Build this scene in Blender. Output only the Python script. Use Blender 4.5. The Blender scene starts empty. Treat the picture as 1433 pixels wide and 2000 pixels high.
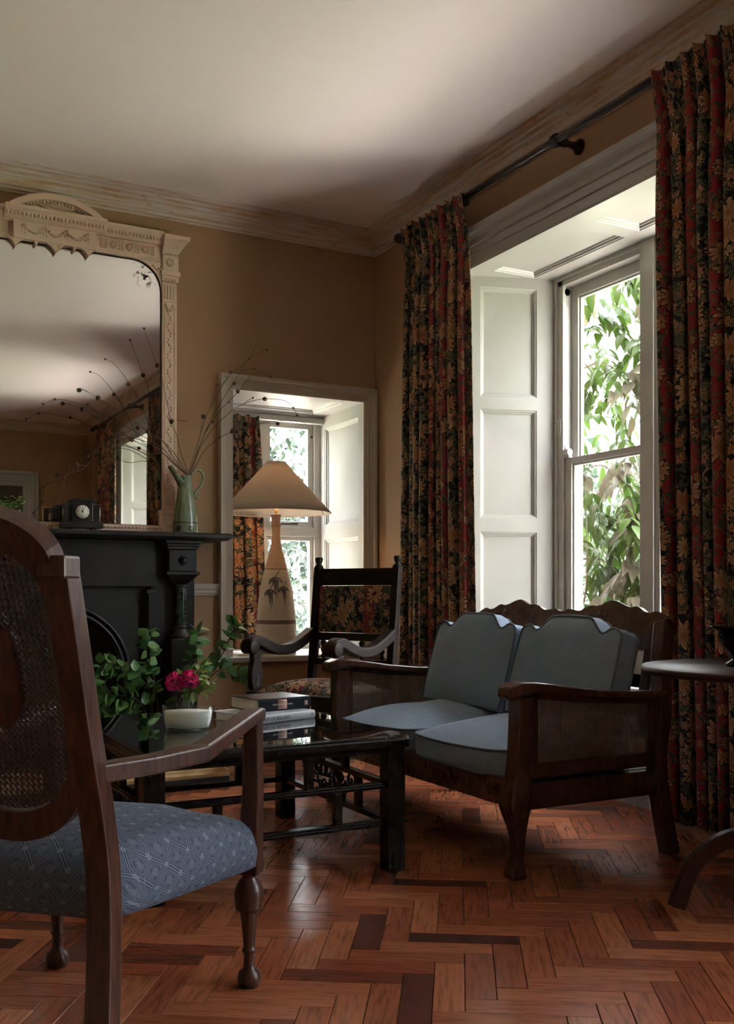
import bpy, math, random
from mathutils import Vector, Matrix

PI = math.pi
R = random.Random(11)
S = bpy.context.scene
COL = S.collection
V3 = lambda *a: Vector(a)

# ---------------------------------------------------------------- camera, sky, exposure
cam_d = bpy.data.cameras.new('camera')
cam_d.sensor_fit = 'HORIZONTAL'
cam_d.sensor_width = 36.0
cam_d.lens = 1966.0 / 1433.0 * 36.0
cam_d.shift_y = 160.0 / 1433.0
cam_d.clip_start = 0.05
cam_d.clip_end = 300
cam = bpy.data.objects.new('camera', cam_d)
cam.location = (-3.047, -5.593, 0.9)
cam.rotation_euler = (PI / 2, 0, -math.radians(28.1))
COL.objects.link(cam)
S.camera = cam

w = bpy.data.worlds.new('overcast_sky')
S.world = w
w.use_nodes = True
bg = w.node_tree.nodes['Background']
bg.inputs['Color'].default_value = (0.95, 0.945, 1.0, 1)
# overcast sky: three times brighter overhead than at the horizon
_nt = w.node_tree
_tc = _nt.nodes.new('ShaderNodeTexCoord')
_sp = _nt.nodes.new('ShaderNodeSeparateXYZ')
_mx = _nt.nodes.new('ShaderNodeMath'); _mx.operation = 'MAXIMUM'; _mx.inputs[1].default_value = 0.0
_ma = _nt.nodes.new('ShaderNodeMath'); _ma.operation = 'MULTIPLY_ADD'
SKY = 16.0
_ma.inputs[1].default_value = SKY * 2 / 3
_ma.inputs[2].default_value = SKY / 3
_nt.links.new(_tc.outputs['Generated'], _sp.inputs[0])
_nt.links.new(_sp.outputs['Z'], _mx.inputs[0])
_nt.links.new(_mx.outputs[0], _ma.inputs[0])
_nt.links.new(_ma.outputs[0], bg.inputs['Strength'])

# hazy sun, high over the roof from behind the window wall: lights the garden, never enters the room
sun_d = bpy.data.lights.new('sun', 'SUN')
sun_d.energy = 55.0
sun_d.color = (1.0, 0.95, 0.86)
sun_d.angle = math.radians(6)
sun = bpy.data.objects.new('sun', sun_d)
sun.rotation_euler = V3(0.52, 0.30, -0.80).to_track_quat('-Z', 'Y').to_euler()
COL.objects.link(sun)

S.view_settings.view_transform = 'Standard'
S.view_settings.look = 'None'
S.view_settings.gamma = 1.0
S.view_settings.use_curve_mapping = False
S.view_settings.exposure = 1.5


# ---------------------------------------------------------------- mesh builder
def V(*a):
    return Vector(a)


WORLD = {}
# ornament too small in the photograph to pick apart piece by piece
TINY = {'fluting', 'leaf_moulding', 'swags', 'shell', 'beading', 'carving', 'carved_scroll', 'carved_scrolls', 'numerals', 'hands', 'keyhole', 'fan_shell', 'quatrefoil_boss'}


class MB:
    def __init__(s):
        s.v = []; s.f = []; s.sm = []; s.uv = {}; s.tone = []
        s.t = 0.0

    def add(s, vs, fs, smooth=False, uvs=None):
        n = len(s.v)
        s.v += [tuple(v) for v in vs]
        for i, f in enumerate(fs):
            if uvs is not None:
                s.uv[len(s.f)] = uvs[i]
            s.f.append(tuple(n + a for a in f)); s.sm.append(smooth); s.tone.append(s.t)
        return s

    def box(s, x0, x1, y0, y1, z0, z1):
        x0, x1 = min(x0, x1), max(x0, x1); y0, y1 = min(y0, y1), max(y0, y1); z0, z1 = min(z0, z1), max(z0, z1)
        vs = [(x0, y0, z0), (x1, y0, z0), (x1, y1, z0), (x0, y1, z0), (x0, y0, z1), (x1, y0, z1), (x1, y1, z1), (x0, y1, z1)]
        return s.add(vs, [(0, 3, 2, 1), (4, 5, 6, 7), (0, 1, 5, 4), (1, 2, 6, 5), (2, 3, 7, 6), (3, 0, 4, 7)])

    def obox(s, o, a, b, c):
        """box from corner o along the vectors a, b, c"""
        o, a, b, c = V(*o), V(*a), V(*b), V(*c)
        vs = [o, o + a, o + a + b, o + b, o + c, o + a + c, o + a + b + c, o + b + c]
        fs = [(0, 3, 2, 1), (4, 5, 6, 7), (0, 1, 5, 4), (1, 2, 6, 5), (2, 3, 7, 6), (3, 0, 4, 7)]
        if a.cross(b).dot(c) < 0:
            fs = [f[::-1] for f in fs]
        return s.add(vs, fs)

    def beam(s, p0, p1, w, h, up=(0, 0, 1), w1=None, h1=None):
        p0, p1 = V(*p0), V(*p1)
        d = (p1 - p0).normalized()
        sd = d.cross(V(*up))
        if sd.length < 1e-5:
            sd = d.cross(V(1, 0, 0))
        sd.normalize()
        u = sd.cross(d).normalized()
        w1 = w if w1 is None else w1
        h1 = h if h1 is None else h1
        vs = []
        for p, ww, hh in ((p0, w, h), (p1, w1, h1)):
            for a, b in ((-1, -1), (1, -1), (1, 1), (-1, 1)):
                vs.append(p + sd * (a * ww / 2) + u * (b * hh / 2))
        return s.add(vs, [(3, 2, 1, 0), (4, 5, 6, 7), (0, 1, 5, 4), (1, 2, 6, 5), (2, 3, 7, 6), (3, 0, 4, 7)])

    def bar(s, pts, w, h, up=(0, 0, 1), smooth=False):
        """rectangular section swept along pts; w/h scalars or lists"""
        pts = [V(*p) for p in pts]
        n = len(pts)
        W = w if isinstance(w, (list, tuple)) else [w] * n
        H = h if isinstance(h, (list, tuple)) else [h] * n
        up = V(*up)
        vs = []
        for i, p in enumerate(pts):
            d = (pts[min(i + 1, n - 1)] - pts[max(i - 1, 0)]).normalized()
            sd = d.cross(up).normalized()
            u = sd.cross(d).normalized()
            for a, b in ((-1, -1), (1, -1), (1, 1), (-1, 1)):
                vs.append(p + sd * (a * W[i] / 2) + u * (b * H[i] / 2))
        fs = [(3, 2, 1, 0), tuple(4 * (n - 1) + k for k in range(4))]
        for i in range(n - 1):
            for k in range(4):
                a = 4 * i + k; b = 4 * i + (k + 1) % 4
                fs.append((a, b, b + 4, a + 4))
        return s.add(vs, fs, smooth)

    def tube(s, pts, r, n=8, smooth=True, closed=False):
        pts = [V(*p) for p in pts]
        m = len(pts)
        rad = r if isinstance(r, (list, tuple)) else [r] * m
        vs = []
        up = V(0, 0, 1)
        prev = None
        for i, p in enumerate(pts):
            if closed:
                d = (pts[(i + 1) % m] - pts[i - 1]).normalized()
            else:
                d = (pts[min(i + 1, m - 1)] - pts[max(i - 1, 0)]).normalized()
            if prev is None:
                sd = d.cross(up)
                if sd.length < 1e-3:
                    sd = d.cross(V(1, 0, 0))
            else:
                sd = prev - d * prev.dot(d)
            sd.normalize(); prev = sd
            u = sd.cross(d)
            for k in range(n):
                a = 2 * PI * k / n
                vs.append(p + (sd * math.cos(a) + u * math.sin(a)) * rad[i])
        fs = []
        for i in range(m if closed else m - 1):
            j = (i + 1) % m
            for k in range(n):
                k2 = (k + 1) % n
                fs.append((i * n + k, i * n + k2, j * n + k2, j * n + k))
        if not closed:
            fs.append(tuple(range(n))[::-1]); fs.append(tuple((m - 1) * n + k for k in range(n)))
        return s.add(vs, fs, smooth)

    def lathe(s, prof, c=(0, 0, 0), n=20, axis=(0, 0, 1), smooth=True):
        ax = V(*axis).normalized()
        x = ax.cross(V(0, 0, 1))
        x = V(1, 0, 0) if x.length < 1e-4 else x.normalized()
        y = ax.cross(x)
        c = V(*c)
        vs = []
        for r, z in prof:
            for k in range(n):
                a = 2 * PI * k / n
                vs.append(c + ax * z + (x * math.cos(a) + y * math.sin(a)) * r)
        fs = []; uvs = []
        m = len(prof)
        for i in range(m - 1):
            for k in range(n):
                k2 = (k + 1) % n
                fs.append((i * n + k, i * n + k2, (i + 1) * n + k2, (i + 1) * n + k))
                u0, u1 = k / n, (k + 1) / n
                uvs.append([(u0, prof[i][1]), (u1, prof[i][1]), (u1, prof[i + 1][1]), (u0, prof[i + 1][1])])
        s.add(vs, fs, smooth, uvs)
        for i in (0, m - 1):
            if prof[i][0] > 1e-5:
                s.add(vs[i * n:(i + 1) * n], [tuple(range(n)) if i else tuple(range(n))[::-1]])
        return s

    def prism(s, poly, o, a, b, n, smooth=False):
        """polygon (u,v) in the plane o + u a + v b, thickened by the vector n"""
        o, a, b, n = V(*o), V(*a), V(*b), V(*n)
        m = len(poly)
        area = sum(poly[i][0] * poly[(i + 1) % m][1] - poly[(i + 1) % m][0] * poly[i][1] for i in range(m))
        if (area > 0) == (a.cross(b).dot(n) < 0):
            poly = poly[::-1]
        vs = [o + a * u + b * v for u, v in poly] + [o + a * u + b * v + n for u, v in poly]
        fs = [tuple(range(m))[::-1], tuple(range(m, 2 * m))]
        s.add(vs, fs)
        k = len(s.v) - 2 * m
        for i in range(m):
            j = (i + 1) % m
            s.f.append((k + i, k + j, k + m + j, k + m + i)); s.sm.append(smooth); s.tone.append(s.t)
        return s

    def ring_prism(s, outer, inner, o, a, b, n):
        """band between two polygons with the same number of points"""
        o, a, b, n = V(*o), V(*a), V(*b), V(*n)
        m = len(outer)
        P = lambda q, k: o + a * q[0] + b * q[1] + n * k
        vs = [P(q, 0) for q in outer] + [P(q, 0) for q in inner] + [P(q, 1) for q in outer] + [P(q, 1) for q in inner]
        fs = []
        for i in range(m):
            j = (i + 1) % m
            fs += [(i, m + i, m + j, j), (2 * m + i, 2 * m + j, 3 * m + j, 3 * m + i), (i, j, 2 * m + j, 2 * m + i), (m + i, 3 * m + i, 3 * m + j, m + j)]
        return s.add(vs, fs)

    def grid(s, fn, nu, nv, smooth=True, uv=None, closed_u=False):
        vs = [fn(i / nu, j / nv) for j in range(nv + 1) for i in range(nu + 1)]
        fs = []; uvs = []
        for j in range(nv):
            for i in range(nu):
                a = j * (nu + 1) + i
                fs.append((a, a + 1, a + nu + 2, a + nu + 1))
                if uv:
                    uvs.append([uv(i / nu, j / nv), uv((i + 1) / nu, j / nv), uv((i + 1) / nu, (j + 1) / nv), uv(i / nu, (j + 1) / nv)])
        return s.add(vs, fs, smooth, uvs if uv else None)

    def ball(s, c, r, n=8, m=5, sq=(1, 1, 1)):
        vs = []; fs = []
        for j in range(m + 1):
            t = PI * j / m
            for k in range(n):
                a = 2 * PI * k / n
                vs.append((c[0] + r * sq[0] * math.sin(t) * math.cos(a), c[1] + r * sq[1] * math.sin(t) * math.sin(a), c[2] - r * sq[2] * math.cos(t)))
        for j in range(m):
            for k in range(n):
                k2 = (k + 1) % n
                fs.append((j * n + k, j * n + k2, (j + 1) * n + k2, (j + 1) * n + k))
        return s.add(vs, fs, True)

    def mesh(s, name, M=None):
        me = bpy.data.meshes.new(name)
        vs = s.v if M is None else [tuple(M @ V(*v)) for v in s.v]
        me.from_pydata(vs, [], s.f)
        me.polygons.foreach_set('use_smooth', s.sm)
        if s.uv:
            ul = me.uv_layers.new(name='UVMap').data
            for p in me.polygons:
                q = s.uv.get(p.index)
                if q:
                    for k, li in enumerate(p.loop_indices):
                        ul[li].uv = q[k]
        return me

    def build(s, name, mat, parent=None, local=False, bevel=0, solid=0, seg=2):
        M = None
        if parent is not None and not local:
            M = WORLD[parent.as_pointer()].inverted()
        me = s.mesh(name, M)
        me.materials.append(mat)
        o = bpy.data.objects.new(name, me)
        COL.objects.link(o)
        if parent is not None:
            o.parent = parent
            WORLD[o.as_pointer()] = WORLD[parent.as_pointer()]
        else:
            WORLD[o.as_pointer()] = Matrix()
        if name in TINY:
            o['kind'] = 'stuff'
        if solid:
            m = o.modifiers.new('thickness', 'SOLIDIFY'); m.thickness = solid; m.offset = 0
        if bevel:
            m = o.modifiers.new('edges', 'BEVEL'); m.width = bevel; m.segments = seg; m.limit_method = 'ANGLE'; m.angle_limit = 0.7
        return o


def tag(o, label=None, cat=None, group=None, kind=None):
    if label: o['label'] = label
    if cat: o['category'] = cat
    if group: o['group'] = group
    if kind: o['kind'] = kind
    return o


def thing(name, label, cat, loc=(0, 0, 0), rz=0.0, group=None, kind=None):
    o = bpy.data.objects.new(name, None)
    o.empty_display_size = 0.1
    COL.objects.link(o)
    o.location = loc
    o.rotation_euler = (0, 0, rz)
    WORLD[o.as_pointer()] = Matrix.Translation(loc) @ Matrix.Rotation(rz, 4, 'Z')
    return tag(o, label, cat, group, kind)


def inst(name, me, parent, M, local=True):
    """an object sharing mesh data, placed by matrix M in its parent's space (or the world's)"""
    o = bpy.data.objects.new(name, me)
    COL.objects.link(o)
    if parent is not None:
        o.parent = parent
        if not local:
            M = WORLD[parent.as_pointer()].inverted() @ M
    o.matrix_local = M
    return o


def struct(mb, name, mat, **k):
    return tag(mb.build(name, mat, **k), kind='structure')


# ---------------------------------------------------------------- materials
class N:
    """small node-tree helper"""
    def __init__(s, name):
        s.m = bpy.data.materials.new(name)
        s.m.use_nodes = True
        s.t = s.m.node_tree
        s.p = s.t.nodes['Principled BSDF']
        s.out = s.t.nodes['Material Output']

    def n(s, typ, **k):
        x = s.t.nodes.new(typ)
        for a, b in k.items():
            setattr(x, a, b)
        return x

    def l(s, a, b):
        s.t.links.new(a, b)

    def val(s, x, sock):
        if isinstance(x, (int, float)):
            sock.default_value = x
        elif isinstance(x, (tuple, list)):
            sock.default_value = tuple(x) + ((1,) if len(x) == 3 and sock.type == 'RGBA' else ())
        else:
            s.l(x, sock)

    def math(s, op, a, b=0.0, c=None, clamp=False):
        x = s.n('ShaderNodeMath', operation=op, use_clamp=clamp)
        s.val(a, x.inputs[0]); s.val(b, x.inputs[1])
        if c is not None: s.val(c, x.inputs[2])
        return x.outputs[0]

    def vmath(s, op, a, b=(0, 0, 0)):
        x = s.n('ShaderNodeVectorMath', operation=op)
        s.val(a, x.inputs[0]); s.val(b, x.inputs[1])
        return x

    def mix(s, fac, a, b, mode='MIX'):
        x = s.n('ShaderNodeMix', data_type='RGBA', blend_type=mode)
        s.val(fac, x.inputs[0]); s.val(a, x.inputs[6]); s.val(b, x.inputs[7])
        return x.outputs[2]

    def coord(s, which='Object', scale=(1, 1, 1), rot=(0, 0, 0)):
        tc = s.n('ShaderNodeTexCoord')
        mp = s.n('ShaderNodeMapping')
        mp.inputs['Scale'].default_value = scale
        mp.inputs['Rotation'].default_value = rot
        s.l(tc.outputs[which], mp.inputs['Vector'])
        return mp.outputs[0]

    def noise(s, vec, scale=5, detail=4, rough=0.55, dist=0.0):
        x = s.n('ShaderNodeTexNoise')
        s.l(vec, x.inputs['Vector'])
        x.inputs['Scale'].default_value = scale
        x.inputs['Detail'].default_value = detail
        x.inputs['Roughness'].default_value = rough
        x.inputs['Distortion'].default_value = dist
        return x.outputs['Fac']

    def ramp(s, fac, stops):
        x = s.n('ShaderNodeValToRGB')
        e = x.color_ramp.elements
        while len(e) < len(stops): e.new(0.5)
        for i, (p, c) in enumerate(stops):
            e[i].position = p
            e[i].color = tuple(c) + (1,) if len(c) == 3 else c
        s.l(fac, x.inputs[0])
        return x.outputs[0]

    def step(s, x, a, b):
        """smooth 0..1 between a and b"""
        m = s.n('ShaderNodeMapRange', interpolation_type='SMOOTHSTEP')
        s.val(x, m.inputs['Value'])
        m.inputs['From Min'].default_value = a; m.inputs['From Max'].default_value = b
        return m.outputs[0]

    def bump(s, h, strength=0.2, dist=0.01):
        x = s.n('ShaderNodeBump')
        x.inputs['Strength'].default_value = strength
        x.inputs['Distance'].default_value = dist
        s.l(h, x.inputs['Height'])
        s.l(x.outputs[0], s.p.inputs['Normal'])

    def fin(s, col=None, rough=None, metal=None, spec=None, coat=None):
        for k, v in (('Base Color', col), ('Roughness', rough), ('Metallic', metal), ('Specular IOR Level', spec), ('Coat Weight', coat)):
            if v is not None: s.val(v, s.p.inputs[k])
        return s.m


def simple(name, c1, c2=None, scale=6, stretch=(1, 1, 1), rough=0.5, bump=0, bscale=None, metal=0, spec=0.5, detail=4, lo=0.35, hi=0.65, coat=0):
    n = N(name)
    vec = n.coord('Object', stretch)
    f = n.noise(vec, scale, detail)
    col = n.ramp(f, [(lo, c1), (hi, c2 or c1)])
    if bump:
        n.bump(n.noise(vec, bscale or scale * 3, 3), bump, 0.004)
    return n.fin(col, rough, metal, spec, coat)


m_wall = simple('ochre_wall_paint', (0.335, 0.200, 0.107), (0.375, 0.228, 0.126), 1.7, rough=0.75, bump=0.05, bscale=60)
m_ceil = simple('ceiling_paint', (0.85, 0.79, 0.77), (0.88, 0.82, 0.80), 0.8, rough=0.85)
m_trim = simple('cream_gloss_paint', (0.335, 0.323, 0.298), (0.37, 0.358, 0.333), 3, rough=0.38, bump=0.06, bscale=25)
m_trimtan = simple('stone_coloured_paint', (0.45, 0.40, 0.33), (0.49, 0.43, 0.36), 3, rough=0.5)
m_frame = simple('window_paint', (0.42, 0.41, 0.38), (0.47, 0.46, 0.43), 5, rough=0.35, bump=0.05)
m_black = simple('black_slate_paint', (0.010, 0.010, 0.011), (0.022, 0.021, 0.022), 5, rough=0.38, bump=0.05, bscale=30)
m_soot = simple('cast_iron', (0.006, 0.006, 0.006), (0.014, 0.013, 0.013), 12, rough=0.6, bump=0.15)
m_dark = simple('dark_stained_oak', (0.009, 0.006, 0.005), (0.022, 0.013, 0.010), 7, (1, 1, 8), rough=0.5, bump=0.08, spec=0.15)
m_ebony = simple('black_lacquered_wood', (0.006, 0.005, 0.005), (0.013, 0.010, 0.009), 7, (3, 3, 3), rough=0.27, bump=0.06, spec=0.28)
m_mahog = simple('dark_mahogany', (0.030, 0.009, 0.006), (0.055, 0.017, 0.010), 9, (6, 6, 1.2), rough=0.40, spec=0.22, bump=0.05)
m_walnut = simple('worn_walnut', (0.040, 0.015, 0.010), (0.098, 0.043, 0.026), 9, (9, 9, 1.5), rough=0.33, bump=0.08)
m_oak = simple('sofa_walnut', (0.052, 0.021, 0.014), (0.088, 0.040, 0.026), 9, (5, 5, 1.5), rough=0.22, bump=0.05)
m_cane = simple('sofa_cane', (0.11, 0.066, 0.042), (0.19, 0.12, 0.078), 30, rough=0.5)
m_cane_dk = simple('dark_cane', (0.045, 0.022, 0.014), (0.075, 0.038, 0.024), 30, rough=0.5)
m_iron = simple('dark_wooden_pole', (0.012, 0.008, 0.006), (0.022, 0.015, 0.011), 15, (1, 6, 1), rough=0.35)
m_gilt = simple('brass_gilt', (0.55, 0.40, 0.18), (0.72, 0.57, 0.32), 14, rough=0.35, metal=0.6, bump=0.1)
m_paper = simple('paper_white', (0.75, 0.73, 0.68), (0.8, 0.78, 0.74), 10, rough=0.7)
m_wax = simple('white_wax', (0.86, 0.84, 0.80), (0.9, 0.88, 0.85), 4, rough=0.5)
m_leafdk = simple('dark_leaf', (0.012, 0.035, 0.012), (0.035, 0.085, 0.025), 12, rough=0.4)
m_twig = simple('brown_twig', (0.05, 0.03, 0.018), (0.09, 0.055, 0.03), 20, rough=0.6)
m_pod = simple('dried_seed_pod', (0.055, 0.030, 0.018), (0.12, 0.070, 0.040), 90, rough=0.7, bump=0.5)


def leaf_mat(name, c1, c2, trans=0.35, rough=0.42):
    n = N(name)
    oi = n.n('ShaderNodeObjectInfo')
    f = n.noise(n.coord('Object'), 2.3, 3)
    f2 = n.math('ADD', n.math('MULTIPLY', oi.outputs['Random'], 0.5), n.math('MULTIPLY', f, 0.6), clamp=True)
    col = n.ramp(f2, [(0.2, c1), (0.8, c2)])
    n.fin(col, rough)
    tr = n.n('ShaderNodeBsdfTranslucent')
    n.l(col, tr.inputs['Color'])
    mx = n.n('ShaderNodeMixShader')
    mx.inputs[0].default_value = trans
    n.l(n.p.outputs[0], mx.inputs[1]); n.l(tr.outputs[0], mx.inputs[2])
    n.l(mx.outputs[0], n.out.inputs['Surface'])
    return n.m


m_leaf = leaf_mat('beech_leaf', (0.045, 0.125, 0.035), (0.11, 0.24, 0.07), 0.25)
m_leaf_lt = leaf_mat('fresh_rose_leaf', (0.16, 0.32, 0.06), (0.32, 0.48, 0.13), 0.3)
m_vine = leaf_mat('vine_leaf', (0.016, 0.046, 0.006), (0.062, 0.105, 0.016), 0.45)
m_vine_lit = leaf_mat('overexposed_vine_leaf', (0.09, 0.08, 0.05), (0.15, 0.125, 0.09), 0.45)  # overexposed look of the right-hand leaves, put into the leaf colour
m_shrub = leaf_mat('garden_foliage', (0.003, 0.010, 0.006), (0.011, 0.026, 0.015), 0.15)
m_shrub2 = leaf_mat('grey_garden_foliage', (0.006, 0.014, 0.011), (0.022, 0.036, 0.028), 0.15)
m_bark = simple('pale_bark', (0.16, 0.14, 0.11), (0.30, 0.27, 0.22), 12, (4, 4, 1), rough=0.8, bump=0.4)
m_lawn = simple('lawn', (0.06, 0.13, 0.035), (0.11, 0.19, 0.06), 3, rough=0.9)


def m_clear(name, tint=(1, 1, 1), refl=1.0, ior=1.45):
    n = N(name)
    tr = n.n('ShaderNodeBsdfTransparent'); tr.inputs['Color'].default_value = tint + (1,)
    gl = n.n('ShaderNodeBsdfGlossy'); gl.inputs['Roughness'].default_value = 0.01
    lw = n.n('ShaderNodeLayerWeight'); lw.inputs['Blend'].default_value = 0.5
    f0 = ((ior - 1) / (ior + 1)) ** 2
    fr = n.math('MULTIPLY_ADD', n.math('POWER', lw.outputs['Facing'], 5.0), 1.0 - f0, f0)
    mx = n.n('ShaderNodeMixShader')
    n.l(n.math('MULTIPLY', fr, refl, clamp=True), mx.inputs[0])
    n.l(tr.outputs[0], mx.inputs[1]); n.l(gl.outputs[0], mx.inputs[2])
    n.l(mx.outputs[0], n.out.inputs['Surface'])
    return n.m


m_pane = m_clear('window_glass', (0.97, 0.985, 0.98), 0.6)
m_vessel = m_clear('clear_glass', (0.94, 0.97, 0.96), 1.0, 1.5)
m_tabglass = m_clear('table_glass', (0.90, 0.95, 0.94), 1.5, 1.6)


def make_mirror():
    n = N('antique_mirror')
    c = n.coord('Object')
    f = n.noise(c, 30, 5)
    sep = n.n('ShaderNodeSeparateXYZ'); n.l(c, sep.inputs[0])
    d = n.n('ShaderNodeVectorMath', operation='DISTANCE')
    n.l(c, d.inputs[0]); d.inputs[1].default_value = (0.50, 0.0, 2.70 - 1.24)
    near = n.step(d.outputs['Value'], 0.10, 0.02)
    spots = n.math('MULTIPLY', near, n.step(f, 0.50, 0.60))
    col = n.mix(spots, (0.80, 0.80, 0.79), (0.03, 0.03, 0.03))
    return n.fin(col, n.math('MULTIPLY_ADD', spots, 0.5, 0.015), 1.0)


m_mirror = make_mirror()


def make_carved(name, c1, c2, low_col, sc=70):
    n = N(name)
    c = n.coord('Object')
    f = n.noise(c, sc, 4, 0.6)
    g = n.noise(c, 3, 3)
    col = n.mix(n.step(f, 0.40, 0.30), n.ramp(g, [(0.35, c1), (0.65, c2)]), low_col)  # browner tone in the low spots of the relief noise
    n.bump(f, 0.5, 0.004)
    return n.fin(col, 0.6)


m_plaster = simple('peach_cream_gesso', (0.64, 0.455, 0.355), (0.72, 0.535, 0.43), 4, rough=0.6, bump=0.1)
m_carved = make_carved('carved_gesso', (0.62, 0.43, 0.33), (0.70, 0.52, 0.41), (0.25, 0.13, 0.085))
m_gilded_rim = simple('mirror_rim', (0.03, 0.02, 0.015), rough=0.5)


def make_cornice():
    n = N('stripped_plaster')
    a = n.noise(n.coord('Object', (1.2, 1.2, 16)), 4, 6, 0.65)
    b = n.noise(n.coord('Object', (1, 1, 2)), 11, 6, 0.7)
    c = n.ramp(a, [(0.34, (0.48, 0.30, 0.17)), (0.44, (0.54, 0.41, 0.30)), (0.54, (0.56, 0.48, 0.43)), (0.66, (0.60, 0.54, 0.50))])
    c = n.mix(n.step(b, 0.60, 0.72), c, (0.38, 0.22, 0.10))
    n.bump(b, 0.15, 0.004)
    return n.fin(c, 0.7)


m_cornice = make_cornice()


def make_plank(name, by_attr):
    n = N(name)
    uv = n.n('ShaderNodeUVMap')
    if by_attr:
        at = n.n('ShaderNodeAttribute', attribute_name='tone'); rnd = at.outputs['Fac']
    else:
        oi = n.n('ShaderNodeObjectInfo'); rnd = oi.outputs['Random']
    off = n.n('ShaderNodeCombineXYZ')
    n.l(n.math('MULTIPLY', rnd, 37.0), off.inputs[0]); n.l(n.math('MULTIPLY', rnd, 91.0), off.inputs[1])
    vec = n.vmath('ADD', uv.outputs[0], off.outputs[0]).outputs[0]
    mp = n.n('ShaderNodeMapping'); mp.inputs['Scale'].default_value = (9, 85, 1)
    n.l(vec, mp.inputs[0])
    grain = n.noise(mp.outputs[0], 1.0, 5, 0.6)
    fleck = n.noise(vec, 28, 5, 0.65)
    base = n.ramp(rnd, [(0.0, (0.075, 0.022, 0.016)), (0.10, (0.16, 0.042, 0.022)), (0.22, (0.26, 0.076, 0.038)), (0.6, (0.34, 0.108, 0.051)), (0.88, (0.44, 0.165, 0.076)), (1.0, (0.26, 0.064, 0.032))])
    col = n.mix(n.step(grain, 0.42, 0.72), base, n.mix(0.55, base, (0.06, 0.018, 0.01)))
    col = n.mix(n.math('MULTIPLY', n.step(fleck, 0.58, 0.80), 0.28), col, (0.05, 0.017, 0.010))
    h = n.math('ADD', grain, n.math('MULTIPLY', n.noise(vec, 9, 3), 2.0))
    n.bump(h, 0.10, 0.002)
    return n.fin(col, n.math('MULTIPLY_ADD', fleck, 0.22, 0.12), spec=0.5)


m_plank = make_plank('parquet_block', False)
m_plank_s = make_plank('parquet_blocks_far', True)
m_under = simple('floor_joint', (0.012, 0.007, 0.005), rough=0.9)


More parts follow.
